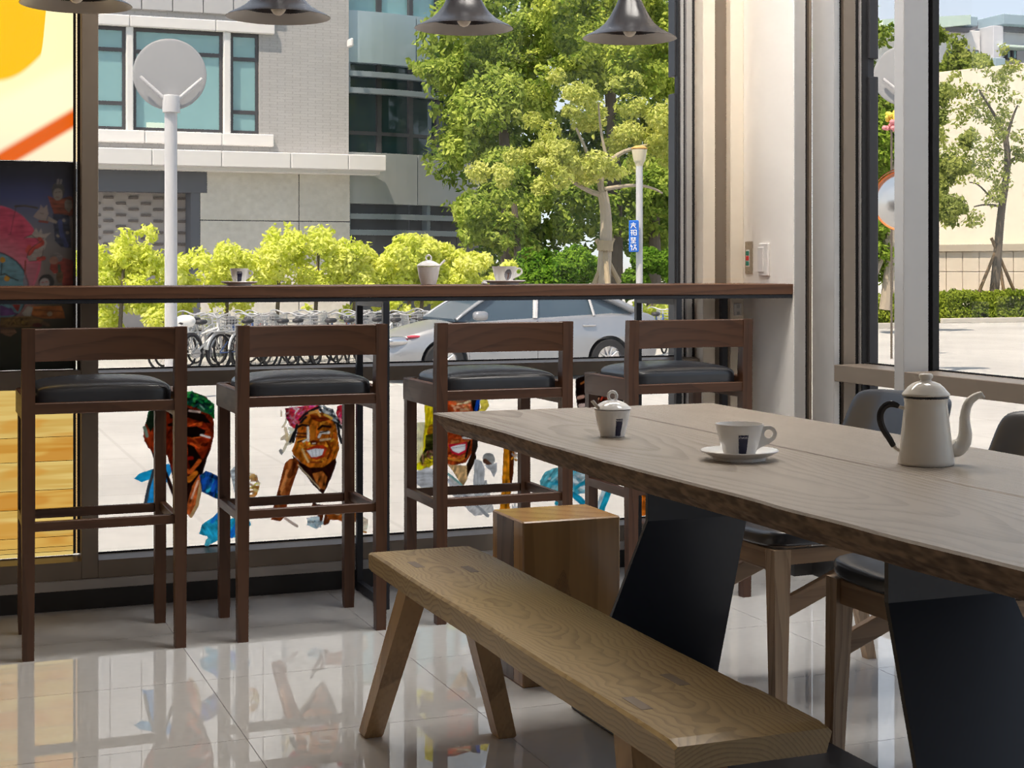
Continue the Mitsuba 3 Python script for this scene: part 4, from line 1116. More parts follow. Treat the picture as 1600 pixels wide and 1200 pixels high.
# ------------------------------------------------------------------ enamel pot
px_, py_ = 1.776, 2.540
K = Kit()
body = [(0, 0), (.0505, 0), (.0525, .0015), (.0535, .005), (.0535, .010), (.0505, .030), (.0465, .060), (.0432, .090), (.0413, .108), (.0402, .1145), (.0402, .1185), (.0412, .123), (.0420, .1275), (.0405, .129), (.038, .128), (0, .1275)]
pot_r = lambda z: float(np.interp(z, [q[1] for q in body[4:13]], [q[0] for q in body[4:13]]))
K.add('body', lathe(body, 80), 'enamel', smooth=45)
K.add('rim_line', lathe([(.0418, .1265), (.0436, .1275), (.0440, .1290), (.0434, .1303), (.040, .1306), (.040, .1265)], 72), 'black_enamel', smooth=50)
lid = K.add('lid', lathe([(0, .1307), (.0425, .1307), (.0448, .1318), (.0452, .1340), (.0440, .1358), (.0405, .1395), (.034, .1475), (.026, .1540), (.017, .1575), (.011, .1590), (.0100, .1605), (.0104, .1625), (.0128, .1650), (.0136, .1680), (.0126, .1712), (.0095, .1735), (.005, .1728), (0, .1722)], 72), 'enamel', smooth=50)
sp = np.array([(.044, 0, .036), (.058, 0, .030), (.070, 0, .040), (.075, 0, .058), (.074, 0, .080), (.0755, 0, .100), (.082, 0, .118), (.094, 0, .1285), (.1065, 0, .1335)])
srad = np.array([.0170, .0165, .0150, .0128, .0105, .0092, .0085, .0072, .0062])
path = spline(np.c_[sp, srad], 36)
spout = tube(path[:, :3], path[:, 3], 18, flat=1.0, up=(0, 1, 0), caps=True)
K.add('spout', spout, 'enamel', smooth=50)
lip = path[-1]
K.add('spout_lip', tube(np.array([lip[:3] - [.004, 0, -.0005], lip[:3] + [.0045, 0, -.0075]]), [.0060, .0036], 12, flat=.8, up=(0, 1, 0)), 'enamel', smooth=40)
hp = np.array([(-.040, 0, .1075), (-.050, 0, .1095), (-.064, 0, .1150), (-.078, 0, .1105), (-.0868, 0, .095), (-.086, 0, .080), (-.079, 0, .063), (-.068, 0, .046), (-.058, 0, .031), (-.052, 0, .0275), (-.0445, 0, .027)])
hpath = spline(hp, 60)
K.add('handle', tube(hpath[5:52], np.interp(np.linspace(0, 1, 47), [0, .1, .5, .9, 1], [.0045, .0062, .0066, .0058, .0050]), 12, flat=.55, up=(0, 1, 0)), 'black_enamel', smooth=50)
K.add('handle_end', tube(hpath[:7], .0032, 10, flat=.6, up=(0, 1, 0)), 'enamel', smooth=50)
K.add('handle_end', tube(hpath[50:], .0032, 10, flat=.6, up=(0, 1, 0)), 'enamel', smooth=50)
K.place('coffee_pot', standing(px_, py_, TZ, right), 'white enamel coffee pot with black handle on the long table', 'coffee pot')

# ------------------------------------------------------------------ crockery on the counter
CZ = 1.084
def at_counter(x, y):
    return x, y


x, y = 0.978, 5.27
K = Kit()
K.add('dish', saucer(.060, .0135), 'porcelain', smooth=40)
K.place('saucer', standing(x, y, CZ, 0), 'small white saucer on the left part of the window counter', 'saucer')
h1 = right
K, rad = make_cup(.0302, .050, label_ang=towards(x, y) + .05 - h1, lw=.30, z0=.05, z1=.78)
K.place('coffee_cup', standing(x, y, CZ + .0076, h1), 'small espresso cup with dark label on the left part of the window counter', 'cup')
x, y = 1.641, 5.30
rot = towards(x, y) + PI / 2
K, rad = sugar_bowl(.0400, .064, None, 0, right + .30 - rot)
K.place('sugar_bowl', standing(x, y, CZ, rot), 'plain white lidded sugar bowl with ring knob on the window counter', 'sugar bowl')
add('spoon', K.spoon[0], 'porcelain', None, True, standing(x, y, CZ, rot), label='pale spoon sticking out of the sugar bowl on the window counter', cat='spoon')
x, y = 1.910, 5.27
K = Kit()
K.add('dish', saucer(.0765, .0145), 'porcelain', smooth=40)
K.place('saucer', standing(x, y, CZ, 0), 'white saucer on the right part of the window counter', 'saucer')
K, rad = make_cup(.0432, .0575)
a0 = towards(x, y) + .42 - right
disc = curved_label(rad, a0 - .40, a0 + .40, .0575 * .08, .0575 * .84, .0004, 24, 24)
uu = (np.arctan2(disc[0][:, 1], disc[0][:, 0]) - a0) / .40
vv = (disc[0][:, 2] / .0575 - .46) / .38
inside = (uu ** 2 + vv ** 2)[disc[1]].max(1) < 1
g = np.clip(.5 + .5 * vv, 0, 1)[:, None]
dc = (.07 + .22 * (1 - g)) * np.array([1, 1, 1.12])
dc = np.where(((np.abs(uu - .05) < .16) & (vv < .3) & (vv > -.75))[:, None], np.array([.12, .05, .03]), dc)
dc = np.where(((np.abs(uu - .05) < .42) & (np.abs(vv - .28) < .07))[:, None], np.array([.10, .06, .05]), dc)
K.parts.append(('printed_picture', mikit.ply((disc[0], disc[1][inside]), 'print_card', color=dc), 'small round dark picture printed on the cup'))
K.place('coffee_cup', standing(x, y, CZ + .0076, right), 'white cup with a small round picture on the right part of the window counter', 'cup')
sx_, sy_ = 1.819, 5.22
add('sugar_sachet', superell((sx_, sy_, CZ + .006), (.009, .012, .006), .7, .6, 10, 16), 'porcelain', None, True, label='tiny white sugar lump beside the saucer on the window counter', cat='sugar')

# ------------------------------------------------------------------ pendant lamps over the counter
K = Kit()
R = .169
outer = [(R, 0), (R * .94, .0075), (R * .80, .0190), (R * .66, .0330), (R * .53, .0520), (R * .43, .0750), (R * .35, .100), (R * .285, .122), (R * .235, .140), (R * .225, .150), (R * .225, .215), (R * .12, .225), (0, .226)]
shade = K.add('shade', lathe(outer, 72), 'lamp_black', smooth=40)
K.add('inner_face', lathe([(R - .0006, -.0006), (R * .93, .0055), (R * .80, .0165), (R * .665, .0290)], 72), 'lamp_inside', smooth=True, under=shade)
K.add('inner_cone', lathe([(R * .665, .0290), (R * .53, .048), (R * .42, .072), (R * .34, .098), (R * .27, .122), (R * .2, .14), (0, .141)], 64), 'lamp_black', smooth=40, under=shade)
K.add('bulb', superell((0, 0, .036), (.026, .026, .031), 1, 1, 16, 24), 'bulb_glass', smooth=True)
K.add('cord', tube([(0, 0, .22), (0, 0, .7), (0, 0, CEIL - 1.962)], .003, 8), 'gasket', smooth=True)
K.add('ceiling_rose', lathe([(0, CEIL - 1.962 - .03), (.03, CEIL - 1.962 - .03), (.05, CEIL - 1.962 - .004), (.05, CEIL - 1.962)], 32), 'lamp_black', smooth=40)
for x, t in ((0.450, 'black bell-shaped pendant lamp in front of the yellow panel'), (1.083, 'black bell-shaped pendant lamp in front of the brick facade'),
             (1.721, 'black bell-shaped pendant lamp at the left edge of the trees'), (2.343, 'black bell-shaped pendant lamp in front of the trees, nearest the column')):
    K.place('pendant_lamp', T().translate((x, 5.15, 1.962)), t, 'pendant lamp', 'bell pendant lamps over the counter')

# ------------------------------------------------------------------ outside: ground
GZ = -.60


def pave(p, n, uv):
    f = fbm(p.x * .45, p.y * .45, 0.0, 4)
    g = fbm(p.x * 6, p.y * 6, 0.0, 2)
    j = dr.minimum(dr.abs(p.x / 1.2 - dr.floor(p.x / 1.2) - .5), dr.abs(p.y / 1.2 - dr.floor(p.y / 1.2) - .5))
    c = mix((.26, .255, .245), (.345, .34, .325), dr.clip(f * 1.3 - .15 + (g - .5) * .25, 0, 1))
    return c * (1 - .10 * smoothstep(.478, .492, .5 - j + .0))


def brickwork(bw, bh, c0, c1, cm):
    def fn(p, n, uv):
        r = dr.floor(p.z / bh)
        u = p.x / bw + .5 * (r - 2 * dr.floor(r / 2))
        fu, fz = u - dr.floor(u), p.z / bh - r
        m = dr.maximum(smoothstep(.90, .97, fu), smoothstep(.80, .95, fz))
        f = fbm(p.x * .5, p.z * .35, 0.0, 3)
        c = mix(c0, c1, dr.clip(cell_rand(dr.floor(u), r) * .5 + f * .6 - .05, 0, 1))
        return mix(c, cm, m)
    return fn


def granite(p, n, uv):
    g = fbm(p.x * 9, p.z * 9, p.y * 9, 3)
    f = fbm(p.x * .8, p.z * .8, 1.0, 3)
    return mix((.54, .515, .46), (.76, .735, .68), dr.clip(g * .7 + f * .5 - .1, 0, 1))


mat('paving', proc(pave), .8)
mat('asphalt', (.36, .35, .34), .85)
mat('facade_brick', proc(brickwork(.42, .075, (.365, .36, .36), (.42, .415, .415), (.325, .32, .32))), .75)
mat('lattice_brick', (.46, .42, .40), .8)
mat('brick_dark', (.19, .165, .155), .8)
mat('stone_panel', proc(granite), .7)
mat('facade_white', (.70, .69, .68), .6)
mat('facade_grey', (.46, .46, .47), .5)
mat('panel_blue', (.42, .52, .57), .35, metallic=.3)
mat('panel_low', (.45, .475, .49), .4, metallic=.3)
mat('slate', (.12, .128, .15), .6)
mat('louvre', (.30, .35, .39), .4, metallic=.3)
mat('window_teal', (.22, .40, .415), .06, specular=.9)
mat('window_dark', (.018, .045, .050), .06, specular=.7)
mat('window_frame', (.065, .065, .07), .4)
mat('pole_white', (.52, .52, .53), .35)
mat('lamp_disc', (.33, .335, .345), .4)
mat('lamp_cup', (.66, .60, .42), .4)
mat('lamp_orange', (.62, .36, .10), .5)
mat('sign_blue', (.02, .15, .62), .4)
mat('sign_white', (.80, .80, .84), .4)
mat('bark_pale', (.40, .34, .26), .8)
mat('bark_dark', (.13, .105, .08), .85)
mat('stake_wood', (.36, .29, .19), .8)
mat('stake_dark', (.20, .135, .075), .8)
mat('cream_render', (.78, .71, .58), .8)
mat('wall_band', (.42, .37, .29), .8)
mat('wall_low', (.60, .53, .43), .8)
mat('house_grey', (.55, .56, .60), .6)
mat('house_blue', (.30, .40, .46), .5)
mat('house_green', (.62, .76, .66), .6)
mat('house_dark', (.13, .13, .15), .6)
mat('kerb_stone', (.56, .53, .47), .8)
mat('car_paint', (.36, .37, .39), .25, metallic=.55, clearcoat=1.0, clearcoat_gloss=.95)
mat('car_glass', (.055, .085, .115), .06, specular=.8)
mat('tyre', (.022, .022, .024), .7)
mat('chrome', (.72, .72, .73), .15, metallic=1.0)
mat('tail_red', (.50, .06, .09), .2)
mat('bike_silver', (.60, .60, .60), .3, metallic=.6)
mat('bike_white', (.78, .77, .74), .3)
mat('bike_dark', (.06, .06, .07), .4)
mat('bike_red', (.52, .09, .05), .35)
mat('bike_blue', (.10, .16, .36), .35)
mat('saddle_black', (.04, .04, .045), .5)
mat('mirror_face', (.72, .72, .72), .12, metallic=.9)
mat('orange_paint', (.72, .22, .06), .4)
mat('flower_pink', (.80, .30, .32), .6)
mat('flower_yellow', (.85, .68, .10), .6)

add('ground', box(-60, 110, 5.66, 120, GZ - .5, GZ), 'paving', label='pale sunlit paving outside the windows', **struct)
add('ground_side', cat(box(3.30, 110, -40, 5.66, GZ - .5, GZ), box(-60, -4.12, -40, 5.66, GZ - .5, GZ)), 'paving', label='pale paving beside the cafe', **struct)
add('plinth_outside', cat(box(-4.12, 3.30, 5.56, 5.70, GZ, -.01), box(3.2, 3.32, -4.6, 5.70, GZ, .06)), 'kerb_stone', label='stone foot of the cafe wall outside', **struct)

# ------------------------------------------------------------------ office building across the street
F = 43.0
B = thing('office_building', 'pale brick office building with white ledges and a curved grey wing across the street', 'building')
bz = lambda x0, x1, z0, z1, y0=F, y1=F + 1.2, b=0: box(x0, x1, y0, y1, z0, z1, b)
XL = -0.223
x_w0, x_w1 = XL, 8.520
z_h, z_s = 7.518, 4.782
xr = 11.007
add('brick_wall', cat(bz(x_w1, xr, 4.102, 7.698), bz(XL, x_w1, 4.102, z_s), bz(x_w1, xr, 7.698, 14.0), bz(XL, x_w1, z_h, 14.0), bz(xr - .4, xr, 4.102, 14, F, F + 14)), 'facade_brick', B)
for i in range(14):
    x0 = XL + (xr - XL) * i / 14 + .02
    x1 = XL + (xr - XL) * (i + 1) / 14
    if x0 < x_w1 + .6:
        add('upper_panel', bz(x0, min(x1, x_w1 + .6), 7.980, 14.0, F - .12, F, .01), 'facade_grey', B)
def blocks(name, cuts, y0, z0, z1, m, b=.02):
    for a_, b_ in zip(cuts[:-1], cuts[1:]):
        add(name, bz(a_ + .006, b_ - .006, z0, z1, y0, F + .02, b), m, B)
blocks('head_ledge', [XL, 2.825, 5.098, 7.333, 8.925], F - .16, 7.511, 7.801, 'facade_white')
blocks('sill_ledge', [XL, 3.297, 5.476, 7.487, 8.890], F - .22, 4.457, 4.780, 'facade_white')
cuts = [XL, 2.155, 3.851, 5.571, 7.364, 9.199, 10.777, 11.835]
blocks('main_ledge', cuts, F - .9, 3.826, 4.251, 'facade_white')
add('ledge_foot', bz(XL, 11.710, 3.736, 3.838, F - .7, F + .02, .01), 'facade_white', B)
# windows of the upper floor
def office_window(xa, xb, za, zb, cols, rows, glass='window_teal', y=F + .15):
    w = add('window', cat(*[box(x - .04, x + .04, y - .06, y + .06, za, zb) for x in [xa + .05, *cols, xb - .05]], *[box(xa, xb, y - .06, y + .06, z - .05, z + .05) for z in [za + .05, *rows, zb - .05]]), 'window_frame', B)
    xs, zs = [xa + .05, *cols, xb - .05], [za + .05, *rows, zb - .05]
    for a_, b_ in zip(xs[:-1], xs[1:]):
        for c_, d_ in zip(zs[:-1], zs[1:]):
            add('pane', box(a_, b_, y - .01, y + .02, c_, d_), glass, w)
zt, zm, zl = 6.919, 5.500, 4.782
office_window(3.774, 5.017, z_s, z_h, [], [zm, 6.909])
office_window(5.196, 7.555, z_s, z_h, [], [6.885])
office_window(7.743, 8.520, z_s, z_h, [], [5.380, 6.817])
office_window(2.046, 3.583, z_s, z_h, [2.825], [6.685])
office_window(XL, 1.861, z_s, z_h, [0.824], [6.685])
for xa, xb in ((5.017, 5.196), (7.555, 7.743), (3.583, 3.774), (1.861, 2.046)):
    add('mullion', box(xa, xb, F - .08, F + .3, z_s, z_h, .02), 'facade_white', B)
add('blind_box', box(5.551, 6.116, F + .10, F + .14, 4.817, 5.021), 'house_green', B)
add('inner_wall', box(XL, x_w1, F + .4, F + .6, z_s, z_h), 'slate', B)
# ground floor: soffit, lattice brick wall, column, stone panels
zs0 = 3.173
add('soffit_band', bz(XL, 7.113, zs0, 3.919, F - .05, F + .6), 'slate', B)
LW = F + .9
add('lattice_wall', box(XL, 6.865, LW, LW + .4, GZ, 3.285), 'lattice_brick', B)
bp = mikit.ply(box(-.13, .13, -.07, .03, -.035, .035, .006), 'brick_dark')
zz, row = 3.049, 0
while zz > 1.140:
    x = 4.459 - 2.4 + (.325 if row % 2 else 0)
    while x < 6.796:
        put(bp, 'brick', B, T().translate((x, LW, zz)))
        x += .65
    zz -= .155
    row += 1
add('dark_column', bz(6.690, 6.926, GZ, zs0, F - .02, F + .9), 'slate', B)
sx = [6.926, 9.608, 11.043]
szs = [GZ, 0.793, 2.442, 3.779]
for i in range(2):
    for j in range(3):
        add('stone_panel', bz(sx[i] + .012, sx[i + 1] - .012, szs[j] + .012, szs[j + 1] - .012, F - .03, F + .3, .01), 'stone_panel', B)
add('stone_backing', bz(sx[0], sx[2], GZ, szs[3], F + .02, F + .5), 'slate', B)
add('wall_lamp', box(10.923, 11.022, F - .5, F - .1, 7.247, 7.475, .03), 'facade_white', B)
# curved wing
CR, CX = 6.2, xr - .02
def arc(z0, z1, r0, r1, a0, a1, n=14):
    v = []
    for i in range(n + 1):
        a = a0 + (a1 - a0) * i / n
        for r, z in ((r0, z0), (r0, z1), (r1, z1), (r1, z0)):
            v.append((CX + r * math.sin(a), F + .25 + CR - r * math.cos(a), z))
    f = []
    for i in range(n):
        for j in range(4):
            a, b = 4 * i + j, 4 * i + (j + 1) % 4
            f += [[a, b, b + 4], [a, b + 4, a + 4]]
    e = 4 * n
    f += [[0, 2, 1], [0, 3, 2], [e, e + 1, e + 2], [e, e + 2, e + 3]]
    return trimesh.Trimesh(np.array(v), np.array(f), process=False)
Y0 = F + .25
za, zb_, zc, zd, ze, zf = 8.358, 6.911, 4.392, 2.962, -0.289, 14.0
A1 = 1.75
for i in range(5):
    a0, a1 = A1 * i / 5 + .003, A1 * (i + 1) / 5 - .003
    add('curved_panel', arc(zb_, za, CR - .3, CR + .05, a0, a1, 6), 'panel_blue', B)
    add('curved_panel', arc(zd, zc, CR - .3, CR + .12, a0, a1, 6), 'panel_low', B)
    for z0, z1, g in ((zc, zb_, 'window_dark'), (ze, zd, 'slate'), (za, za + 2.2, 'window_teal')):
        add('curved_pane', arc(z0, z1, CR - .35, CR - .30, a0, a1, 6), g, B)
for i in range(11):
    a0 = A1 * i / 10 - .012
    add('curved_mullion', arc(zc, zb_, CR - .32, CR - .20, a0, a0 + .024, 1), 'window_frame', B)
    add('curved_mullion', arc(za, za + 2.2, CR - .32, CR - .20, a0, a0 + .024, 1), 'window_frame', B)
add('curved_transom', arc(4.963 - .05, 4.963 + .05, CR - .32, CR - .2, 0, A1), 'window_frame', B)
for zq in (6.589, 6.125, 2.605, 2.158):
    add('louvre_blade', arc(zq - .075, zq + .075, CR - .1, CR + .16, 0, A1, 16), 'louvre', B)
for zq0, zq1 in ((zb_ - .8, zb_), (zd - .9, zd)):
    for i in range(5):
        a0 = A1 * i / 4.2
        add('louvre_bracket', arc(zq0, zq1, CR - .2, CR + .02, a0, a0 + .02, 1), 'louvre', B)
add('top_wall', arc(za + 2.2, 14, CR - .3, CR, 0, A1), 'facade_grey', B)

# ------------------------------------------------------------------ foliage
def foliage(blobs, count, size, c0, c1, seed, droop=.25, density=.42):
    """Folded leaves scattered through soft-edged balls (x, y, z, r)."""
    rs = np.random.default_rng(seed)
    blobs = np.asarray(blobs, float)
    wgt = blobs[:, 3] ** 2.2
    k = rs.choice(len(blobs), int(count * 2.2), p=wgt / wgt.sum())
    d = rs.normal(size=(len(k), 3))
    d /= np.linalg.norm(d, axis=1, keepdims=True)
    r = rs.uniform(.15, 1, len(k)) ** .45
    p = blobs[k, :3] + d * (r * blobs[k, 3])[:, None] * np.array([1, 1, .85])
    nz = meshkit.fbm(p * (1.1 / size * .16) + seed, 3, seed)
    keep = nz > np.quantile(nz, density)
    p, d, nz = p[keep][:count], d[keep][:count], nz[keep][:count]
    n = len(p)
    up = d * .7 + rs.normal(size=(n, 3)) * .55 + [0, 0, .55]
    up /= np.linalg.norm(up, axis=1, keepdims=True)
    a = np.cross(up, rs.normal(size=(n, 3)))
    a /= np.linalg.norm(a, axis=1, keepdims=True)
    a[:, 2] -= droop
    b = np.cross(up, a)
    s = size * rs.uniform(.6, 1.3, n)[:, None]
    v = np.stack([p - a * s * .5, p + b * s * .28 - up * s * .06, p + a * s * .5, p - b * s * .28 - up * s * .06], 1).reshape(-1, 3)
    i = np.arange(n) * 4
    f = np.concatenate([np.stack([i, i + 1, i + 2], 1), np.stack([i, i + 2, i + 3], 1)])
    t = np.clip(rs.normal(.5, .22, n) + (nz - nz.mean()) * 1.6, 0, 1)[:, None]
    col = np.repeat(np.asarray(c0) * (1 - t) + np.asarray(c1) * t, 4, 0)
    return (v, f), col


def leafy(name, blobs, count, size, c0, c1, seed, parent, density=.42):
    m, c = foliage(blobs, count, size, c0, c1, seed, density=density)
    return add(name, m, 'leaf', parent, color=c, kind='stuff')


def limb(pts, r0, r1, n=10):
    q = spline(pts, 14) if len(pts) > 2 else np.asarray(pts, float)
    return tube(q, np.linspace(r0, r1, len(q)), n)


LIME = ((.66, .74, .09), (.93, .93, .32))
GREEN = ((.17, .28, .035), (.68, .76, .18))
DEEP = ((.10, .19, .035), (.46, .56, .11))
YOUNG = ((.40, .47, .08), (.80, .80, .28))

def grove(label, pts, Y, rpx, count, size, pal, seed, trunk=None, group=None, density=.42, cat_='tree', depth=1.2):
    """Blobs at points (x, z) near depth Y."""
    rs = np.random.default_rng(seed)
    k = thing('tree' if cat_ == 'tree' else 'shrub', label, cat_, group)
    bl = [(x, Y + rs.uniform(-depth, depth), z, rpx * rs.uniform(.8, 1.2)) for x, z in pts]
    leafy('foliage', bl, count, size, *pal, seed, k, density)
    if trunk:
        for t, r0, r1 in trunk:
            add('trunk' if r0 > .15 else 'branch', limb(t, r0, r1), 'bark_dark', k)
    return k
def xz(*a):
    return list(zip(a[::2], a[1::2]))

# trees behind the street, from the left edge of the wing to the window jamb
tr = lambda x, y, z0, h, r: [([(x, y, z0), (x + .1, y, z0 + h * .5), (x - .1, y, z0 + h)], r, r * .5)]
grove('dense dark green tree standing furthest back behind the street', xz(13.715, 7.345, 14.723, 8.096, 16.032, 8.352, 17.372, 8.436, 18.743, 8.342, 19.944, 8.052, 13.624, 5.790, 14.908, 6.366, 16.412, 6.611, 17.955, 6.684, 19.541, 6.578, 13.897, 4.247, 15.280, 4.635, 16.794, 4.681, 18.348, 4.729, 19.944, 4.778, 14.354, 2.700, 15.843, 2.896, 17.372, 2.920, 18.942, 2.944, 20.350, 2.783, 14.908, 1.314, 16.412, 1.316, 17.955, 1.319, 19.541, 1.321), 40.5, 1.25, 30000, .22, DEEP, 1,
      [([(21.5, 40.6, GZ), (21.4, 40.5, 2.5), (21.0, 40.4, 6)], .38, .2), ([(25.5, 40.6, GZ), (25.3, 40.5, 2.5), (25.9, 40.4, 6)], .35, .18)], density=.30)
grove('leafy green tree filling the upper left of the greenery beside the curved wing', xz(12.314, 7.182, 12.448, 6.075, 13.121, 6.668, 13.291, 5.473, 12.699, 4.970, 13.804, 6.140, 14.010, 6.958, 14.062, 5.182, 13.461, 4.436, 12.531, 4.167, 12.868, 5.616, 12.214, 6.541), 37.5, .78, 20000, .15, GREEN, 2,
      tr(13.632, 37.6, GZ, 6, .22))
grove('leafy green tree at the top of the window above the pale young tree', xz(14.474, 7.558, 15.430, 7.454, 14.820, 6.693, 15.870, 6.830, 16.315, 7.507, 14.302, 5.945, 15.342, 5.912, 17.214, 7.643, 18.036, 7.112, 17.123, 6.651, 16.404, 6.124, 17.761, 5.939, 15.430, 8.264, 16.852, 8.360, 18.221, 8.286, 14.474, 8.360), 37.0, .80, 23000, .15, ((.17, .28, .03), (.66, .72, .15)), 3,
      tr(16.404, 37.2, GZ, 7, .25))
grove('bright green leafy tree low beside the curved grey wall', xz(12.502, 2.582, 13.068, 2.972, 12.986, 2.055, 13.689, 2.523, 12.582, 1.824, 13.558, 1.677, 12.341, 2.201, 14.086, 2.991, 13.230, 3.587, 12.743, 3.118), 35.5, .58, 13000, .14, GREEN, 4,
      tr(13.149, 35.6, GZ, 4, .12))
grove('leafy green tree behind the blue street sign', xz(17.071, 4.879, 17.793, 4.740, 17.521, 3.752, 17.975, 2.943, 16.892, 3.087, 17.430, 2.282, 16.270, 2.592, 17.884, 1.549, 16.625, 3.730, 15.135, 2.257, 15.482, 3.061), 36.5, .66, 15000, .15, ((.13, .24, .03), (.52, .62, .12)), 5,
      tr(17.250, 36.6, GZ, 5, .2))
grove('green leafy shrub low between the young tree and the lamp post', xz(15.935, 1.367, 16.405, 1.292, 16.743, 1.140, 16.237, 0.958, 15.735, 0.898), 34.0, .42, 9000, .12, ((.06, .17, .012), (.26, .44, .05)), 6, cat_='shrub', depth=.5)
grove('green leafy shrub behind the right-hand cup on the counter', xz(13.064, 1.214, 13.459, 1.362, 13.938, 1.288, 13.459, 0.992, 14.098, 0.962, 14.340, 1.140, 12.985, 0.920), 34.0, .44, 10000, .12, ((.06, .18, .014), (.28, .46, .05)), 7, cat_='shrub', depth=.5)

# pale young tree with a crossed-pole support
YT = 31.0
k = thing('young_tree', 'pale yellow-green young tree propped by three poles in front of the greenery', 'tree')
add('trunk', limb([(13.490, 31.000, 0.730), (13.520, 31.000, 1.413), (13.550, 31.000, 2.096), (13.460, 31.000, 2.778)], .16, .11, 12), 'bark_pale', k)
for pts, r in (([(13.460, 31.000, 2.709), (13.223, 31.000, 2.773), (12.928, 31.000, 2.903), (12.416, 31.000, 3.271)], .065), ([(13.460, 31.000, 2.709), (13.475, 31.000, 3.187), (13.669, 31.000, 3.465), (14.195, 31.000, 3.727), (14.651, 31.000, 3.837)], .07),
               ([(13.460, 31.000, 2.778), (13.297, 31.000, 3.183), (13.119, 31.000, 3.587), (12.854, 31.000, 4.122)], .06), ([(13.490, 31.000, 2.833), (13.819, 31.000, 2.894), (14.346, 31.000, 2.932), (14.881, 31.000, 2.776)], .05),
               ([(13.223, 31.000, 3.290), (12.854, 31.000, 3.336), (12.127, 31.000, 3.694)], .035), ([(13.594, 31.000, 3.395), (13.445, 31.000, 4.005), (13.371, 31.000, 4.685)], .04)):
    add('branch', limb(pts, r, r * .45, 8), 'bark_pale', k)
rs = np.random.default_rng(8)
bl = [(x + rs.normal(0, .26), YT + rs.uniform(-.9, .9), z + rs.normal(0, .18), .26 * rs.uniform(.6, 1.3)) for _ in range(3) for x, z in xz(11.411, 3.433, 11.768, 3.255, 12.127, 3.425, 11.625, 2.944, 12.127, 3.089, 12.562, 3.572, 12.416, 4.040, 12.928, 3.921, 12.854, 4.461, 13.371, 4.276, 13.297, 4.818, 13.744, 4.631, 14.119, 4.233, 13.744, 3.946, 14.346, 3.965, 14.804, 4.118, 15.034, 3.848, 14.498, 4.453, 12.562, 3.234, 13.075, 3.382, 13.969, 3.542, 14.575, 3.558, 13.445, 3.664, 12.055, 3.719, 12.781, 4.932, 12.416, 4.512, 14.881, 4.467, 12.271, 3.766, 12.928, 4.803, 14.195, 4.855)]
leafy('foliage', bl, 15000, .105, *YOUNG, 9, k, .35)
for pts in ([(13.267, 31.000, 0.800), (13.714, 31.000, 1.797)], [(13.864, 31.000, 0.838), (13.327, 31.000, 1.767)], [(13.419, 30.600, 0.789), (13.505, 31.000, 1.713)]):
    put(mikit.ply(limb(pts, .06, .055, 8), 'stake_wood'), 'support_pole', k)
add('binding', limb([(13.498, 30.950, 1.522), (13.513, 30.950, 1.740)], .17, .17, 10), 'stake_wood', k)

# lime hedge along the far pavement
HY = 32.0
hedge = [('lime green shrub left of the lamp post', xz(3.346, 1.140, 3.588, 1.240, 3.831, 1.140, 4.112, 1.367, 4.259, 1.203, 4.444, 1.140, 4.655, 1.165, 3.527, 0.828, 3.952, 0.763, 4.382, 0.761, 4.754, 0.759, 4.075, 1.517, 3.166, 1.016, 3.407, 0.391, 4.014, 0.386), 21, .40),
         ('tall lime green shrub behind the small espresso cup', xz(5.445, 0.884, 5.635, 1.140, 5.916, 1.204, 6.211, 1.269, 6.470, 1.399, 6.665, 1.335, 6.861, 1.465, 6.992, 1.687, 7.190, 1.401, 7.455, 1.468, 7.588, 1.599, 7.654, 1.271, 5.763, 0.755, 6.276, 0.817, 6.796, 0.880, 7.322, 0.878, 7.855, 1.140, 7.855, 0.745, 5.382, 1.204, 5.004, 0.822, 5.508, 0.500), 22, .42),
         ('lime green shrub in the middle of the hedge', xz(8.056, 1.470, 8.259, 1.404, 8.191, 1.140, 8.462, 1.074, 8.803, 1.073, 9.078, 1.007, 8.394, 0.743, 8.941, 0.740, 9.494, 0.872, 9.424, 1.073, 9.286, 1.274, 8.667, 0.874), 23, .36),
         ('lime green shrub behind the sugar bowl on the counter', xz(9.494, 1.341, 9.703, 1.207, 10.054, 1.275, 10.337, 1.248, 10.622, 1.303, 10.837, 1.208, 10.908, 1.072, 9.773, 0.871, 10.337, 0.869, 10.837, 0.868, 11.197, 0.798, 10.479, 1.072, 9.564, 1.516, 10.196, 1.478), 24, .34),
         ('lime green shrub at the right end of the hedge', xz(11.197, 0.456, 14.575, 0.289, 14.966, 0.142, 15.282, 0.211, 15.599, 0.136, 15.759, -0.010, 14.809, 0.073), 25, .34)]
for t, pts, sd, r in hedge:
    hr = np.random.default_rng(sd)
    more = [(x + hr.normal(0, .38), z + hr.normal(-.16, .18)) for x, z in pts for _ in range(3)]
    shoots = [(x + hr.normal(0, .35), z + .08 + hr.uniform(0, .22)) for x, z in pts if z > 1.0 for _ in range(2)]
    k = grove(t, pts + more + shoots, HY, r * .62, 11000, .115, LIME, sd, group='lime shrubs along the far pavement', density=.25, cat_='shrub', depth=.7)
    for q in range(3):
        x, z = pts[(q * 4 + 1) % len(pts)]
        add('stem', limb([(x, HY, GZ), (x + .1, HY, z)], .05, .03, 6), 'bark_dark', k)

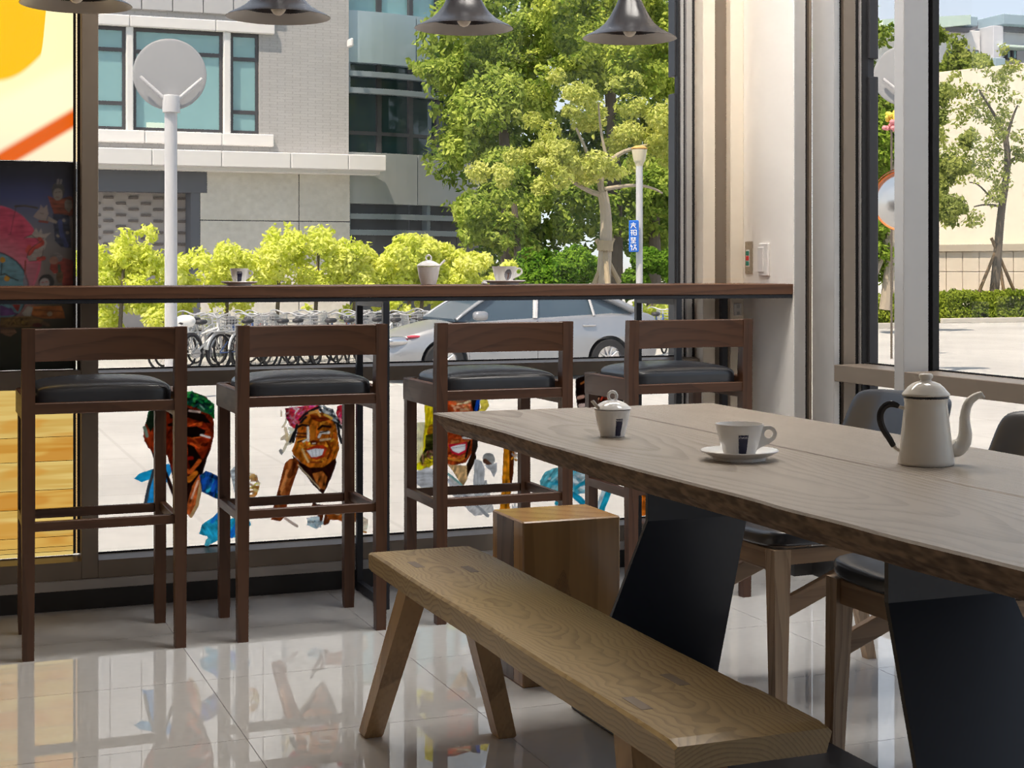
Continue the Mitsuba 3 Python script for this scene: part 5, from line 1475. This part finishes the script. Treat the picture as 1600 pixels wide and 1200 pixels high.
# ------------------------------------------------------------------ street lamps
def disc_lamp(x, y, label, top):
    k = thing('street_lamp', label, 'street lamp', 'round white street lamps')
    add('pole', tube([(x, y, GZ), (x, y, top - .45)], .083, 20), 'pole_white', k, smooth=True)
    add('collar', lathe([(0, 0), (.115, 0), (.115, .20), (.10, .23), (0, .23)], 24, (x, y - .03, top - .52)), 'pole_white', k, smooth=35)
    d = lathe([(0, -.03), (.44, -.03), (.475, -.015), (.48, 0), (.475, .03), (.40, .07), (0, .10)], 48)
    d.apply_transform(trimesh.transformations.rotation_matrix(math.radians(-90), (1, 0, 0)))
    d.apply_transform(trimesh.transformations.rotation_matrix(-YAW - .1 if False else -math.atan2(x, y), (0, 0, 1)))
    d.apply_translation((x, y + .10, top))
    add('disc', d, 'lamp_disc', k, smooth=40)
    c_, s_ = math.cos(math.atan2(x, y)), math.sin(math.atan2(x, y))
    for sx in (-1, 1):
        add('arm', tube([(x + sx * .07 * c_, y - .05, top - .36), (x + sx * .40 * c_, y - .05 - sx * .40 * s_, top - .06)], .026, 10), 'pole_white', k)
disc_lamp(3.086, 21.5, 'white street lamp with a round disc head in front of the brick facade', 3.735)
disc_lamp(14.670, 21.5, 'white street lamp with a round disc head half hidden behind the right window post', 4.255)
k = thing('lamp_post', 'white lamp post with a lantern and a blue sign in front of the greenery', 'lamp post')
LX, LY = 12.944, 28.0
add('pole', tube([(LX, LY, GZ), (LX, LY, 3.156)], .067, 16), 'pole_white', k, smooth=True)
zt = 3.156
add('lantern', lathe([(0, .0), (.07, 0), (.085, .06), (.115, .10), (.15, .30), (.155, .32), (.12, .335), (0, .34)], 24, (LX, LY, zt - .02)), 'lamp_cup', k, smooth=35)
add('cap', lathe([(0, 0), (.16, 0), (.16, .02), (.09, .06), (0, .07)], 24, (LX, LY, zt + .315)), 'lamp_orange', k, smooth=35)
sg_ = add('sign', box(12.667, 12.878, 27.86, 27.90, 1.462, 2.080, .035), 'sign_blue', k, label='blue upright sign with four white characters')
# four characters, as strokes on a unit square
glyph = [[((.5, 1), (.5, .75)), ((.15, .75), (.85, .75)), ((.2, .5), (.8, .5)), ((.5, .75), (.1, .0)), ((.5, .5), (.9, .0))],
         [((.1, .9), (.45, .9)), ((.28, 1), (.28, 0)), ((.1, .5), (.45, .5)), ((.55, .95), (.95, .95)), ((.55, .95), (.55, .1)), ((.95, .95), (.95, .1)), ((.55, .5), (.95, .5)), ((.55, .1), (.95, .1))],
         [((.1, .85), (.9, .85)), ((.3, 1), (.3, .6)), ((.7, 1), (.7, .6)), ((.1, .55), (.9, .55)), ((.2, .3), (.8, .3)), ((.5, .55), (.5, 0)), ((.1, .02), (.9, .02))],
         [((.2, 1), (.1, .6)), ((.1, .7), (.45, .7)), ((.28, .7), (.28, 0)), ((.55, .9), (.95, .9)), ((.75, 1), (.75, .4)), ((.55, .4), (.95, .4)), ((.6, .4), (.5, 0)), ((.85, .4), (.95, 0))]]
xs0, xs1 = 12.678, 12.821
zt0, zt1 = 1.486, 2.055
hh = (zt1 - zt0) / 4
for i, g in enumerate(glyph):
    ms = []
    for (a, b), (c_, d_) in g:
        w_, z_ = xs1 - xs0, hh * .80
        ms.append(bar((xs0 + a * w_, 27.855, zt1 - (i + .93) * hh + b * z_), (xs0 + c_ * w_, 27.855, zt1 - (i + .93) * hh + d_ * z_), .016, .008, 0, up=(0, 1, 0)))
    add('character', cat(*ms), 'sign_white', sg_)

# ------------------------------------------------------------------ parked car
k = thing('car', 'silver grey saloon car parked outside behind the bar stools', 'car')
CY = 23.0
stations = [  # x, half width, floor, waist, roof, half width of the roof (0 = none)
    (0.00, .60, .30, .50), (.06, .70, .22, .62), (.25, .80, .18, .70), (.60, .86, .18, .80), (1.00, .89, .18, .90), (1.30, .90, .18, .955), (1.9, .90, .18, .98), (2.6, .90, .18, 1.0), (3.2, .90, .18, 1.02), (3.7, .89, .18, 1.045), (4.1, .86, .20, 1.06), (4.40, .80, .24, 1.04), (4.56, .72, .30, .98), (4.60, .62, .36, .80)]
CX0, CYM = 6.456, CY + .90
rings = []
for x, hw, z0, zw in stations:
    zm_ = z0 + (zw - z0) * .55
    half = [(.55 * hw, z0), (.93 * hw, z0 + .03), (hw, z0 + .12), (hw * 1.01, zm_), (hw * .97, zw - .08), (hw * .88, zw - .015), (hw * .45, zw + .012), (0, zw + .02)]
    ring = [(x, -y, z) for y, z in half] + [(x, y, z) for y, z in half[::-1][1:]]
    rings.append(ring)
m_ = len(rings[0])
v = np.array(rings).reshape(-1, 3)
f = []
for i in range(len(rings) - 1):
    for j in range(m_):
        a, b = i * m_ + j, i * m_ + (j + 1) % m_
        f += [[a, b, b + m_], [a, b + m_, a + m_]]
for j in range(1, m_ - 1):
    f += [[0, j, j + 1], [(len(rings) - 1) * m_, (len(rings) - 1) * m_ + j + 1, (len(rings) - 1) * m_ + j]]
body = trimesh.Trimesh(v, np.array(f), process=False)
import manifold3d as m3
body.merge_vertices()
trimesh.repair.fix_normals(body)
bm = m3.Manifold(m3.Mesh(np.asarray(body.vertices, np.float32), np.asarray(body.faces, np.uint32)))
for wx in (.93, 3.66):
    c_ = m3.Manifold.cylinder(3.0, .37, .37, 40, True).rotate([90, 0, 0]).translate([wx, 0, .31])
    inner = m3.Manifold.cube([4, 1.30, 4], True)
    bm = bm - (c_ - inner)
mm = bm.to_mesh()
body = trimesh.Trimesh(np.array(mm.vert_properties)[:, :3], np.array(mm.tri_verts), process=False)
off = (CX0, CYM, GZ)
body.apply_translation(off)
add('body', body, 'car_paint', k, smooth=32)
def cabin(x_list, zs, hw, y_in=0.0):
    pass
def loft(sections):
    n = len(sections[0])
    v = np.array(sections, float).reshape(-1, 3)
    f = []
    for i in range(len(sections) - 1):
        for j in range(n):
            a, b = i * n + j, i * n + (j + 1) % n
            f += [[a, b, b + n], [a, b + n, a + n]]
    for j in range(1, n - 1):
        e = (len(sections) - 1) * n
        f += [[0, j, j + 1], [e, e + j + 1, e + j]]
    return trimesh.Trimesh(v + off, np.array(f), process=False)
roofline = [(1.10, .97), (1.42, 1.17), (1.80, 1.37), (2.15, 1.45), (2.75, 1.465), (3.2, 1.42), (3.6, 1.30), (4.05, 1.09)]
secs = []
for x, zr in roofline:
    zb0 = .93
    t = (zr - .95) / .5
    hr = .82 - .20 * max(t, 0)
    secs.append([(x, -.82, zb0), (x, -hr, zr - .01), (x, -hr * .8, zr + .0), (x, hr * .8, zr), (x, hr, zr - .01), (x, .82, zb0)])
add('windows', loft(secs), 'car_glass', k, smooth=25)
rs_secs = []
for x, zr in [(1.72, 1.35), (1.9, 1.41), (2.15, 1.462), (2.75, 1.478), (3.2, 1.435), (3.45, 1.37)]:
    t = (zr - .95) / .5
    hr = .835 - .20 * t
    rs_secs.append([(x, -hr, zr - .045), (x, -hr, zr), (x, -hr * .75, zr + .02), (x, hr * .75, zr + .02), (x, hr, zr), (x, hr, zr - .045)])
roof = add('roof', loft(rs_secs), 'car_paint', k, smooth=40)
for sy in (-1, 1):
    for pts in ([(1.12, sy * .835, .96), (1.45, sy * .77, 1.18), (1.80, sy * .675, 1.375)], [(3.40, sy * .665, 1.385), (3.70, sy * .73, 1.27), (4.12, sy * .80, 1.07)]):
        add('pillar', trimesh.Trimesh(*(lambda m: (np.array(m.vertices) + off, m.faces))(tube(spline(pts, 8), .045 if pts[0][0] < 2 else .10, 8, flat=.6)), process=False), 'car_paint', k, smooth=True)
    add('pillar', trimesh.Trimesh(*(lambda m: (np.array(m.vertices) + off, m.faces))(tube([(2.42, sy * .83, .97), (2.50, sy * .65, 1.44)], .040, 8, flat=.5)), process=False), 'pole_white', k)
    add('pillar', trimesh.Trimesh(*(lambda m: (np.array(m.vertices) + off, m.faces))(tube([(3.42, sy * .835, 1.0), (3.36, sy * .69, 1.36)], .028, 8, flat=.5)), process=False), 'pole_white', k)
for wx in (.93, 3.66):
    for sy in (-1, 1):
        t_ = lathe([(.20, -.10), (.30, -.10), (.315, -.06), (.315, .06), (.30, .10), (.20, .10)], 40)
        rim = [lathe([(.0, .05), (.05, .06), (.06, .03), (.19, .05), (.205, .09), (.205, .02), (.19, 0), (0, 0)], 40)]
        rot_ = trimesh.transformations.rotation_matrix(PI / 2, (1, 0, 0)) if sy < 0 else trimesh.transformations.rotation_matrix(-PI / 2, (1, 0, 0))
        t_.apply_transform(rot_)
        pos = (CX0 + wx, CYM + sy * .80, GZ + .315)
        t_.apply_translation(pos)
        w_ = add('wheel', t_, 'tyre', k, smooth=40)
        for a_ in range(10):
            s_ = box(.04, .195, -.016, .016, .05, .085, .004)
            s_.apply_transform(trimesh.transformations.rotation_matrix(a_ * PI / 5, (0, 0, 1)))
            rim.append(s_)
        rim = cat(*rim)
        rim.apply_transform(rot_)
        rim.apply_translation(pos)
        add('rim', rim, 'chrome', w_)
add('headlight', superell((CX0 + .22, CY + .19, GZ + .64), (.20, .12, .075), .8, .8, 12, 20), 'chrome', k, True)
add('indicator', superell((CX0 + .47, CY + .115, GZ + .71), (.11, .05, .022), .8, .8, 12, 20), 'tail_red', k, True)
add('door_handle', box(CX0 + 3.20, CX0 + 3.42, CY - .02, CY + .02, GZ + .83, GZ + .865, .01), 'chrome', k)
add('door_handle', box(CX0 + 2.16, CX0 + 2.38, CY - .02, CY + .02, GZ + .80, GZ + .835, .01), 'chrome', k)
add('door_mirror', superell((CX0 + 1.46, CY - .10, GZ + 1.02), (.12, .09, .075), .7, .7, 12, 20), 'car_paint', k, True)
for x in (1.32, 2.44):
    add('door_seam', tube([(CX0 + x, CY + .004, GZ + .25), (CX0 + x, CY - .004, GZ + .6), (CX0 + x, CY + .02, GZ + .93)], .006, 6), 'bike_dark', k)

# ------------------------------------------------------------------ parked bicycles
K = Kit()
def xzt(pts, r, n=8):
    return tube([(x, 0, z) for x, z in pts], r, n, up=(0, 1, 0))
RW = .30
for wx in (0.0, 1.02):
    t = np.linspace(0, 2 * PI, 29)
    K.add('wheel', cat(tube(np.stack([wx + RW * np.cos(t), 0 * t, RW + .01 + RW * np.sin(t)], 1), .020, 6, caps=False, up=(0, 1, 0)),
                       *[xzt([(wx, RW), (wx + .29 * math.cos(a), RW + .29 * math.sin(a))], .0025, 3) for a in np.arange(12) * PI / 6]), 'tyre')
for wx in (0.0, 1.02):
    t = np.linspace(.1, PI * .95, 16)
    K.add('mudguard', tube(np.stack([wx + .335 * np.cos(t), 0 * t, RW + .01 + .335 * np.sin(t)], 1), .030, 8, flat=.5, up=(0, 1, 0)), 'bike_white', True)
K.add('frame', cat(xzt([(1.02, RW), (.98, .45), (.90, .82)], .019), xzt([(.93, .70), (.52, .30)], .021), xzt([(.52, .28), (.36, .78)], .018), xzt([(.52, .30), (0, RW)], .012), xzt([(.40, .64), (0, RW)], .011), xzt([(.92, .74), (.42, .56)], .016)), 'bike_silver')
K.add('chainring', lathe([(0, -.006), (.085, -.006), (.085, .006), (0, .006)], 20).apply_transform(trimesh.transformations.rotation_matrix(PI / 2, (1, 0, 0))).apply_translation((.52, -.03, .30)), 'bike_silver')
K.add('saddle', superell((.33, 0, .83), (.135, .085, .045), .8, .8, 10, 18), 'saddle_black', True)
K.add('handlebar', cat(tube(spline([(.80, -.29, .93), (.90, -.20, .95), (.90, 0, .90), (.90, .20, .95), (.80, .29, .93)], 16), .014, 8), xzt([(.90, .80), (.90, .92)], .014)), 'bike_silver')
bk = K.add('basket', cat(*[box(1.02 + dx0, 1.02 + dx1, dy0, dy1, z0, z1) for dx0, dx1, dy0, dy1, z0, z1 in
                      [(-.03, .25, -.15, .15, .66, .67)] + [(-.03, .25, s * .15 - .004, s * .15 + .004, z, z + .012) for s in (-1, 1) for z in (.72, .78, .84, .89)] +
                      [(x - .004, x + .004, -.15, .15, z, z + .012) for x in (-.03, .25) for z in (.72, .78, .84, .89)] +
                      [(x - .004, x + .004, s * .15 - .005, s * .15 + .005, .66, .90) for s in (-1, 1) for x in np.linspace(-.03, .25, 6)]]), 'bike_silver')
K.add('rack', cat(box(-.22, .22, -.07, .07, .66, .675), xzt([(-.15, .66), (0, RW)], .008, 6)), 'bike_silver')
rs = np.random.default_rng(33)
frames = ['bike_silver', 'bike_white', 'bike_dark', 'bike_silver', 'bike_red', 'bike_blue', 'bike_silver', 'bike_white']
names = {'bike_silver': 'silver', 'bike_white': 'white', 'bike_dark': 'black', 'bike_red': 'red', 'bike_blue': 'blue'}
xb0, xb1 = 3.833, 8.189
for i in range(22):
    x = xb0 + (xb1 - xb0) * i / 20 + rs.uniform(-.08, .08)
    y = 27.3 + (i % 2) * 1.5 + rs.uniform(-.15, .15)
    if i == 0:
        ang = 12
    else:
        ang = rs.uniform(42, 58)
    fr = frames[(i * 5 + 1) % 8]
    sw = {'frame': fr, 'mudguard': ('bike_white', 'bike_silver', 'bike_dark')[i % 3], 'mudguard_001': ('bike_white', 'bike_silver', 'bike_dark')[i % 3]}
    K.place('bicycle', T().translate((x, y, GZ)).rotate((0, 0, 1), ang).rotate((1, 0, 0), float(rs.uniform(-6, 6))),
            names[fr] + '-framed bicycle with a wire basket in the dense row parked outside the window', 'bicycle', 'parked bicycles with ' + names[fr] + ' frames', sw)
for j, (px_x, c_, t) in enumerate(((4.168, 'bike_white', 'white helmet on the leftmost bicycle in the row'), )):
    hm = superell((px_x, 27.35, 0.249), (.17, .13, .11), .9, .9, 14, 24)
    hv = np.array(hm.vertices)
    add('helmet', trimesh.Trimesh(hv, hm.faces, process=False), c_, None, True, label=t, cat='helmet')
K.place('bicycle', T().translate((13.489, 28.6, GZ)).rotate((0, 0, 1), 50), 'silver bicycle with a wire basket behind the boot of the car', 'bicycle', swap={'frame': 'bike_blue'})

# ------------------------------------------------------------------ seen through the right-hand window
k = thing('garden_wall', 'tall cream rendered wall behind the staked tree in the right window', 'wall')
A0, A1_ = np.array([37.201, 56.0]), np.array([40.913, 46.0])
wl = float(np.linalg.norm(A1_ - A0))
wd = (A1_ - A0) / wl
WM = T([[wd[0], -wd[1], 0, A0[0]], [wd[1], wd[0], 0, A0[1]], [0, 0, 1, 0], [0, 0, 0, 1]])
top_, bd0, bd1, lo0, ft = 9.091, 1.825, 2.105, 0.226, 0.124
def wbox(name, x0, x1, y0, y1, z0, z1, m, b=.01):
    add(name, box(x0, x1, y0, y1, z0, z1, b), m, k, M=WM)
wbox('render', 0, wl, 0, .5, GZ, top_, 'cream_render')
wbox('coping', 0, wl, -.35, 0, bd0, bd1, 'wall_band')
for i in range(14):
    for z0, z1 in ((lo0, (lo0 + bd0) / 2), ((lo0 + bd0) / 2, bd0)):
        wbox('panel', wl * i / 14 + .015, wl * (i + 1) / 14 - .015, -.2, 0, z0 + .01, z1 - .01, 'wall_low')
wbox('dark_band', 0, wl, -.25, 0, ft, lo0, 'wall_band')
wbox('foot', 0, wl, -.4, 0, GZ, ft, 'cream_render')
# house over the wall
k = thing('grey_house', 'pale grey house with green roof edge above the cream wall', 'building')
HYY = 70.0
hx = lambda a, b, y0, y1, z0, z1, m, n: add(n, box(a, b, y0, y1, z0, z1, .03), m, k)
hx(46.967, 53.166, 71.0, 76, GZ, 14.033, 'facade_white', 'wall')
hx(52.541, 53.665, 72.5, 76, GZ, 13.957, 'house_blue', 'wall')
hx(53.247, 53.916, 70.0, 76, GZ, 14.199, 'house_grey', 'wall')
hx(53.916, 58.709, 70.8, 76, GZ, 14.090, 'house_grey', 'wall')
hull_roof = hull([(45.644, 69, 13.268), (45.644, 69, 13.923), (52.169, 70.5, 14.254), (52.169, 70.5, 14.766), (45.644, 78, 13.268), (45.644, 78, 13.923), (52.169, 78, 14.254), (52.169, 78, 14.766)])
add('roof_edge', hull_roof, 'house_green', k)
hx(52.211, 52.998, 71.0, 78, 14.276, 14.789, 'house_blue', 'roof_edge')
hx(52.998, 53.832, 72.0, 78, 13.947, 14.702, 'house_dark', 'roof_edge')
hx(53.748, 58.709, 69.8, 78, 14.273, 14.826, 'house_blue', 'roof_edge')
hx(46.305, 52.252, 70.7, 71.0, 13.851, 14.123, 'house_dark', 'eaves')
hx(53.916, 58.709, 70.4, 70.8, 14.020, 14.297, 'house_dark', 'eaves')
for a_, b_, z0, z1 in ((50.939, 51.634, 12.424, 12.900), (52.252, 52.417, 12.356, 12.968), (52.666, 52.998, 12.356, 12.968),
                       (54.251, 54.546, 12.523, 13.110), (54.630, 54.926, 12.523, 13.110), (55.010, 55.349, 12.523, 13.110)):
    y_ = 70.7 if a_ > 53.832 else 70.9
    w_ = hx(a_, b_, y_ - .02, y_ + .5, z0, z1, 'window_frame', 'window')
    add('pane', box(a_ + .1, b_ - .1, y_ - .05, y_, z0 + .1, z1 - .1), 'window_teal', w_)
hx(53.531, 58.289, 69.6, 70.6, 13.012, 13.150, 'house_green', 'awning')
hx(52.240, 52.898, 68.5, 70, 11.690, 12.231, 'house_blue', 'balcony')
hx(53.145, 57.870, 68.8, 70.6, 11.769, 12.109, 'house_dark', 'balcony')

# staked tree, hedge and shrubs
TY = 43.0
k = thing('staked_tree', 'thin dark-trunked tree with sparse leaves held by stakes in the right window', 'tree')
add('trunk', limb([(32.658, 43.000, -0.209), (32.811, 43.000, 0.929), (32.914, 43.000, 1.984), (33.068, 43.000, 3.253), (33.274, 43.000, 4.527), (33.197, 43.000, 5.477)], .17, .10, 10), 'bark_dark', k)
for pts, r in (([(33.197, 43.000, 5.413), (32.914, 43.000, 5.996), (32.530, 43.000, 6.508), (32.148, 43.000, 7.018)], .07), ([(33.223, 43.000, 5.372), (33.429, 43.000, 6.014), (33.688, 43.000, 6.554)], .07), ([(33.094, 43.000, 3.148), (32.530, 43.000, 3.245), (31.946, 43.000, 3.173)], .05),
               ([(33.094, 43.000, 3.360), (32.530, 43.000, 3.561), (32.148, 43.000, 3.869), (31.769, 43.000, 3.966)], .045), ([(33.248, 43.000, 4.484), (33.559, 43.000, 4.788), (34.079, 43.000, 4.972)], .07), ([(32.863, 43.000, 3.672), (32.914, 43.000, 3.990), (33.120, 43.000, 4.206)], .03)):
    add('branch', limb(pts, r, r * .4, 7), 'bark_dark', k)
for pts in ([(31.895, 43.000, -0.117), (32.811, 43.000, 1.731)], [(33.792, 43.000, -0.050), (32.632, 43.000, 2.151)], [(32.991, 42.700, -0.079), (32.914, 43.000, 1.562)]):
    put(mikit.ply(limb(pts, .055, .055, 8), 'stake_dark'), 'stake', k)
rs = np.random.default_rng(13)
bl = [(x + rs.normal(0, .7), TY + rs.uniform(-1.2, 1.2), z + rs.normal(0, .45), .30 * rs.uniform(.6, 1.3)) for _ in range(6) for x, z in xz(31.391, 6.777, 31.895, 7.217, 32.403, 6.819, 32.914, 7.157, 33.429, 6.861, 33.948, 7.202, 31.141, 6.141, 31.769, 6.060, 32.530, 6.087, 33.171, 6.216, 33.818, 6.027, 31.016, 5.408, 31.391, 4.898, 32.148, 5.339, 33.688, 5.280, 34.079, 5.504, 31.266, 3.852, 31.769, 3.652, 32.148, 3.974, 30.891, 3.428, 32.658, 4.722, 31.643, 4.591, 33.948, 4.437, 32.914, 7.473, 32.148, 7.543, 33.688, 7.551)]
leafy('foliage', bl, 5200, .14, (.20, .25, .05), (.50, .54, .16), 14, k, .35)
k = thing('staked_tree', 'pale-trunked tree with a leaning prop in the narrow right-hand pane', 'tree')
add('trunk', limb([(23.874, 36.000, 0.045), (23.975, 36.000, 0.797), (24.036, 36.000, 1.483), (24.056, 36.000, 2.511), (24.137, 36.000, 3.455), (24.299, 36.000, 4.489)], .17, .06, 10), 'bark_pale', k)
add('prop', limb([(23.493, 36.000, 0.833), (23.935, 36.000, 1.756)], .075, .07, 8), 'bark_pale', k)
add('binding', limb([(24.016, 36.000, 1.620), (24.036, 36.000, 1.928)], .20, .20, 10), 'bark_pale', k)
leafy('foliage', [(x, 36 + .2 * (i % 3), z, .42) for i, (x, z) in enumerate(xz(23.714, 2.336, 24.056, 2.511, 23.814, 2.081, 23.613, 2.676, 24.117, 1.311, 24.016, 1.054, 23.653, 1.567, 24.218, 2.341, 24.218, 4.401, 24.727, 4.071, 23.915, 4.221, 24.522, 4.840, 25.034, 4.511, 23.714, 4.643, 24.218, 3.800, 24.829, 3.556, 25.240, 4.084, 24.117, 5.084, 24.727, 5.278))], 6200, .16, (.14, .26, .02), (.40, .52, .08), 15, k, .4)
def hedge_run(label, x0, x1, y, z1, sd, n):
    k = thing('clipped_hedge', label, 'hedge')
    rs = np.random.default_rng(sd)
    m_ = int((x1 - x0) / .42)
    bl = [(x0 + (x1 - x0) * (i + .5) / m_, y + dy, z + rs.uniform(-.06, .06), .36) for i in range(m_) for dy in (-.35, .25) for z in (GZ + .35, GZ + .75, z1 - .33)]
    leafy('foliage', bl, n, .11, (.13, .20, .02), (.44, .52, .07), sd, k, .04)
    add('kerb', box(x0 - .1, x1 + .1, y - .75, y - .62, GZ, GZ + .16, .01), 'kerb_stone', k)
hedge_run('clipped green hedge behind the right pane', 30.271, 36.333, 43.0, -0.101, 16, 42000)
hedge_run('clipped green hedge seen in the narrow right-hand pane', 25.793, 27.588, 40.0, 0.114, 17, 9000)
grove('green trees high behind the narrow right-hand pane', xz(31.618, 9.341, 32.021, 9.820, 31.484, 8.423, 32.155, 7.999, 31.752, 7.296, 31.484, 6.603, 32.021, 5.823, 32.290, 5.259, 31.618, 5.241, 31.351, 10.009, 32.426, 8.928), 48.0, .7, 6000, .2, ((.10, .19, .02), (.38, .46, .09)), 18, [([(31.967, 48.000, -0.230), (31.967, 48.000, 6.164)], .2, .1)])
grove('green shrub over the cream wall in the right window', xz(39.745, 10.190, 40.230, 10.621, 40.393, 9.952, 40.882, 9.841, 39.906, 9.658, 41.209, 9.993, 41.703, 9.608, 42.199, 9.905, 40.718, 9.561, 39.745, 10.866, 40.068, 9.395, 42.531, 9.592), 56.0, .62, 9000, .2, ((.12, .19, .03), (.42, .48, .10)), 19, [([(40.555, 56.000, -0.488), (40.555, 56.000, 9.825)], .18, .1)])
grove('leafy tree standing in for the tree shadow on the cream wall, next to the right window post', xz(33.357, 6.355, 33.629, 5.797, 34.038, 5.582, 33.493, 4.998, 33.765, 4.437, 33.357, 3.861, 33.276, 7.259, 33.087, 3.177, 33.629, 3.412), 47.0, .62, 5200, .2, ((.18, .24, .07), (.46, .52, .16)), 20, [([(32.952, 47.000, -0.217), (33.276, 47.000, 6.125)], .16, .08)])  # foliage added where a tree shadow falls on the wall
k = thing('flower_display', 'yellow and pink flowers high up in the narrow right-hand pane', 'flowers')
add('stand', limb([(17.388, 26.000, -0.903), (17.388, 26.000, 3.864)], .022, .022, 8), 'bark_dark', k)
rs = np.random.default_rng(5)
for i in range(22):
    q = rs.uniform(-1, 1, 3)
    add('bloom', superell(np.array([17.388, 26.000, 4.012]) + q * [.10, .10, .17], (.055, .055, .05), .9, .9, 6, 10), 'flower_yellow' if q[2] > -.1 else 'flower_pink', k, True)
k = thing('traffic_mirror', 'round convex traffic mirror with orange rim in the narrow right-hand pane', 'mirror')
mx, my, mz = 14.269, 21.000, 2.204
def facing(m):
    m.apply_transform(trimesh.transformations.rotation_matrix(PI / 2, (1, 0, 0)))
    m.apply_transform(trimesh.transformations.rotation_matrix(-math.atan2(mx, my), (0, 0, 1)))
    m.apply_translation((mx, my, mz))
    return m
add('face', facing(lathe([(.455, .0), (.35, .03), (.2, .05), (0, .058)], 48)), 'mirror_face', k, True)
add('rim', facing(lathe([(.45, -.03), (.475, -.03), (.485, .01), (.475, .03), (.455, .02), (.45, 0)], 48)), 'orange_paint', k, smooth=40)
add('back', facing(lathe([(0, -.06), (.40, -.05), (.455, -.02), (.455, 0), (0, -.02)], 40)), 'orange_paint', k, smooth=40)
hood = np.linspace(.25, PI - .25, 20)
hv = np.array([(.50 * math.cos(t), .50 * math.sin(t), zz) for zz in (-.02, .16) for t in hood])
hf = np.array([[i, i + 1, i + 21, i + 20] for i in range(19)])
hm = trimesh.Trimesh(hv, np.vstack([hf[:, [0, 1, 2]], hf[:, [0, 2, 3]]]), process=False)
add('hood', facing(cat(hm, trimesh.Trimesh(hv * [1.02, 1.02, 1], hm.faces[:, ::-1], process=False))), 'orange_paint', k)
add('post', limb([(mx + .02, my + .09, GZ), (mx + .02, my + .09, mz + .1)], .045, .045, 12), 'orange_paint', k)
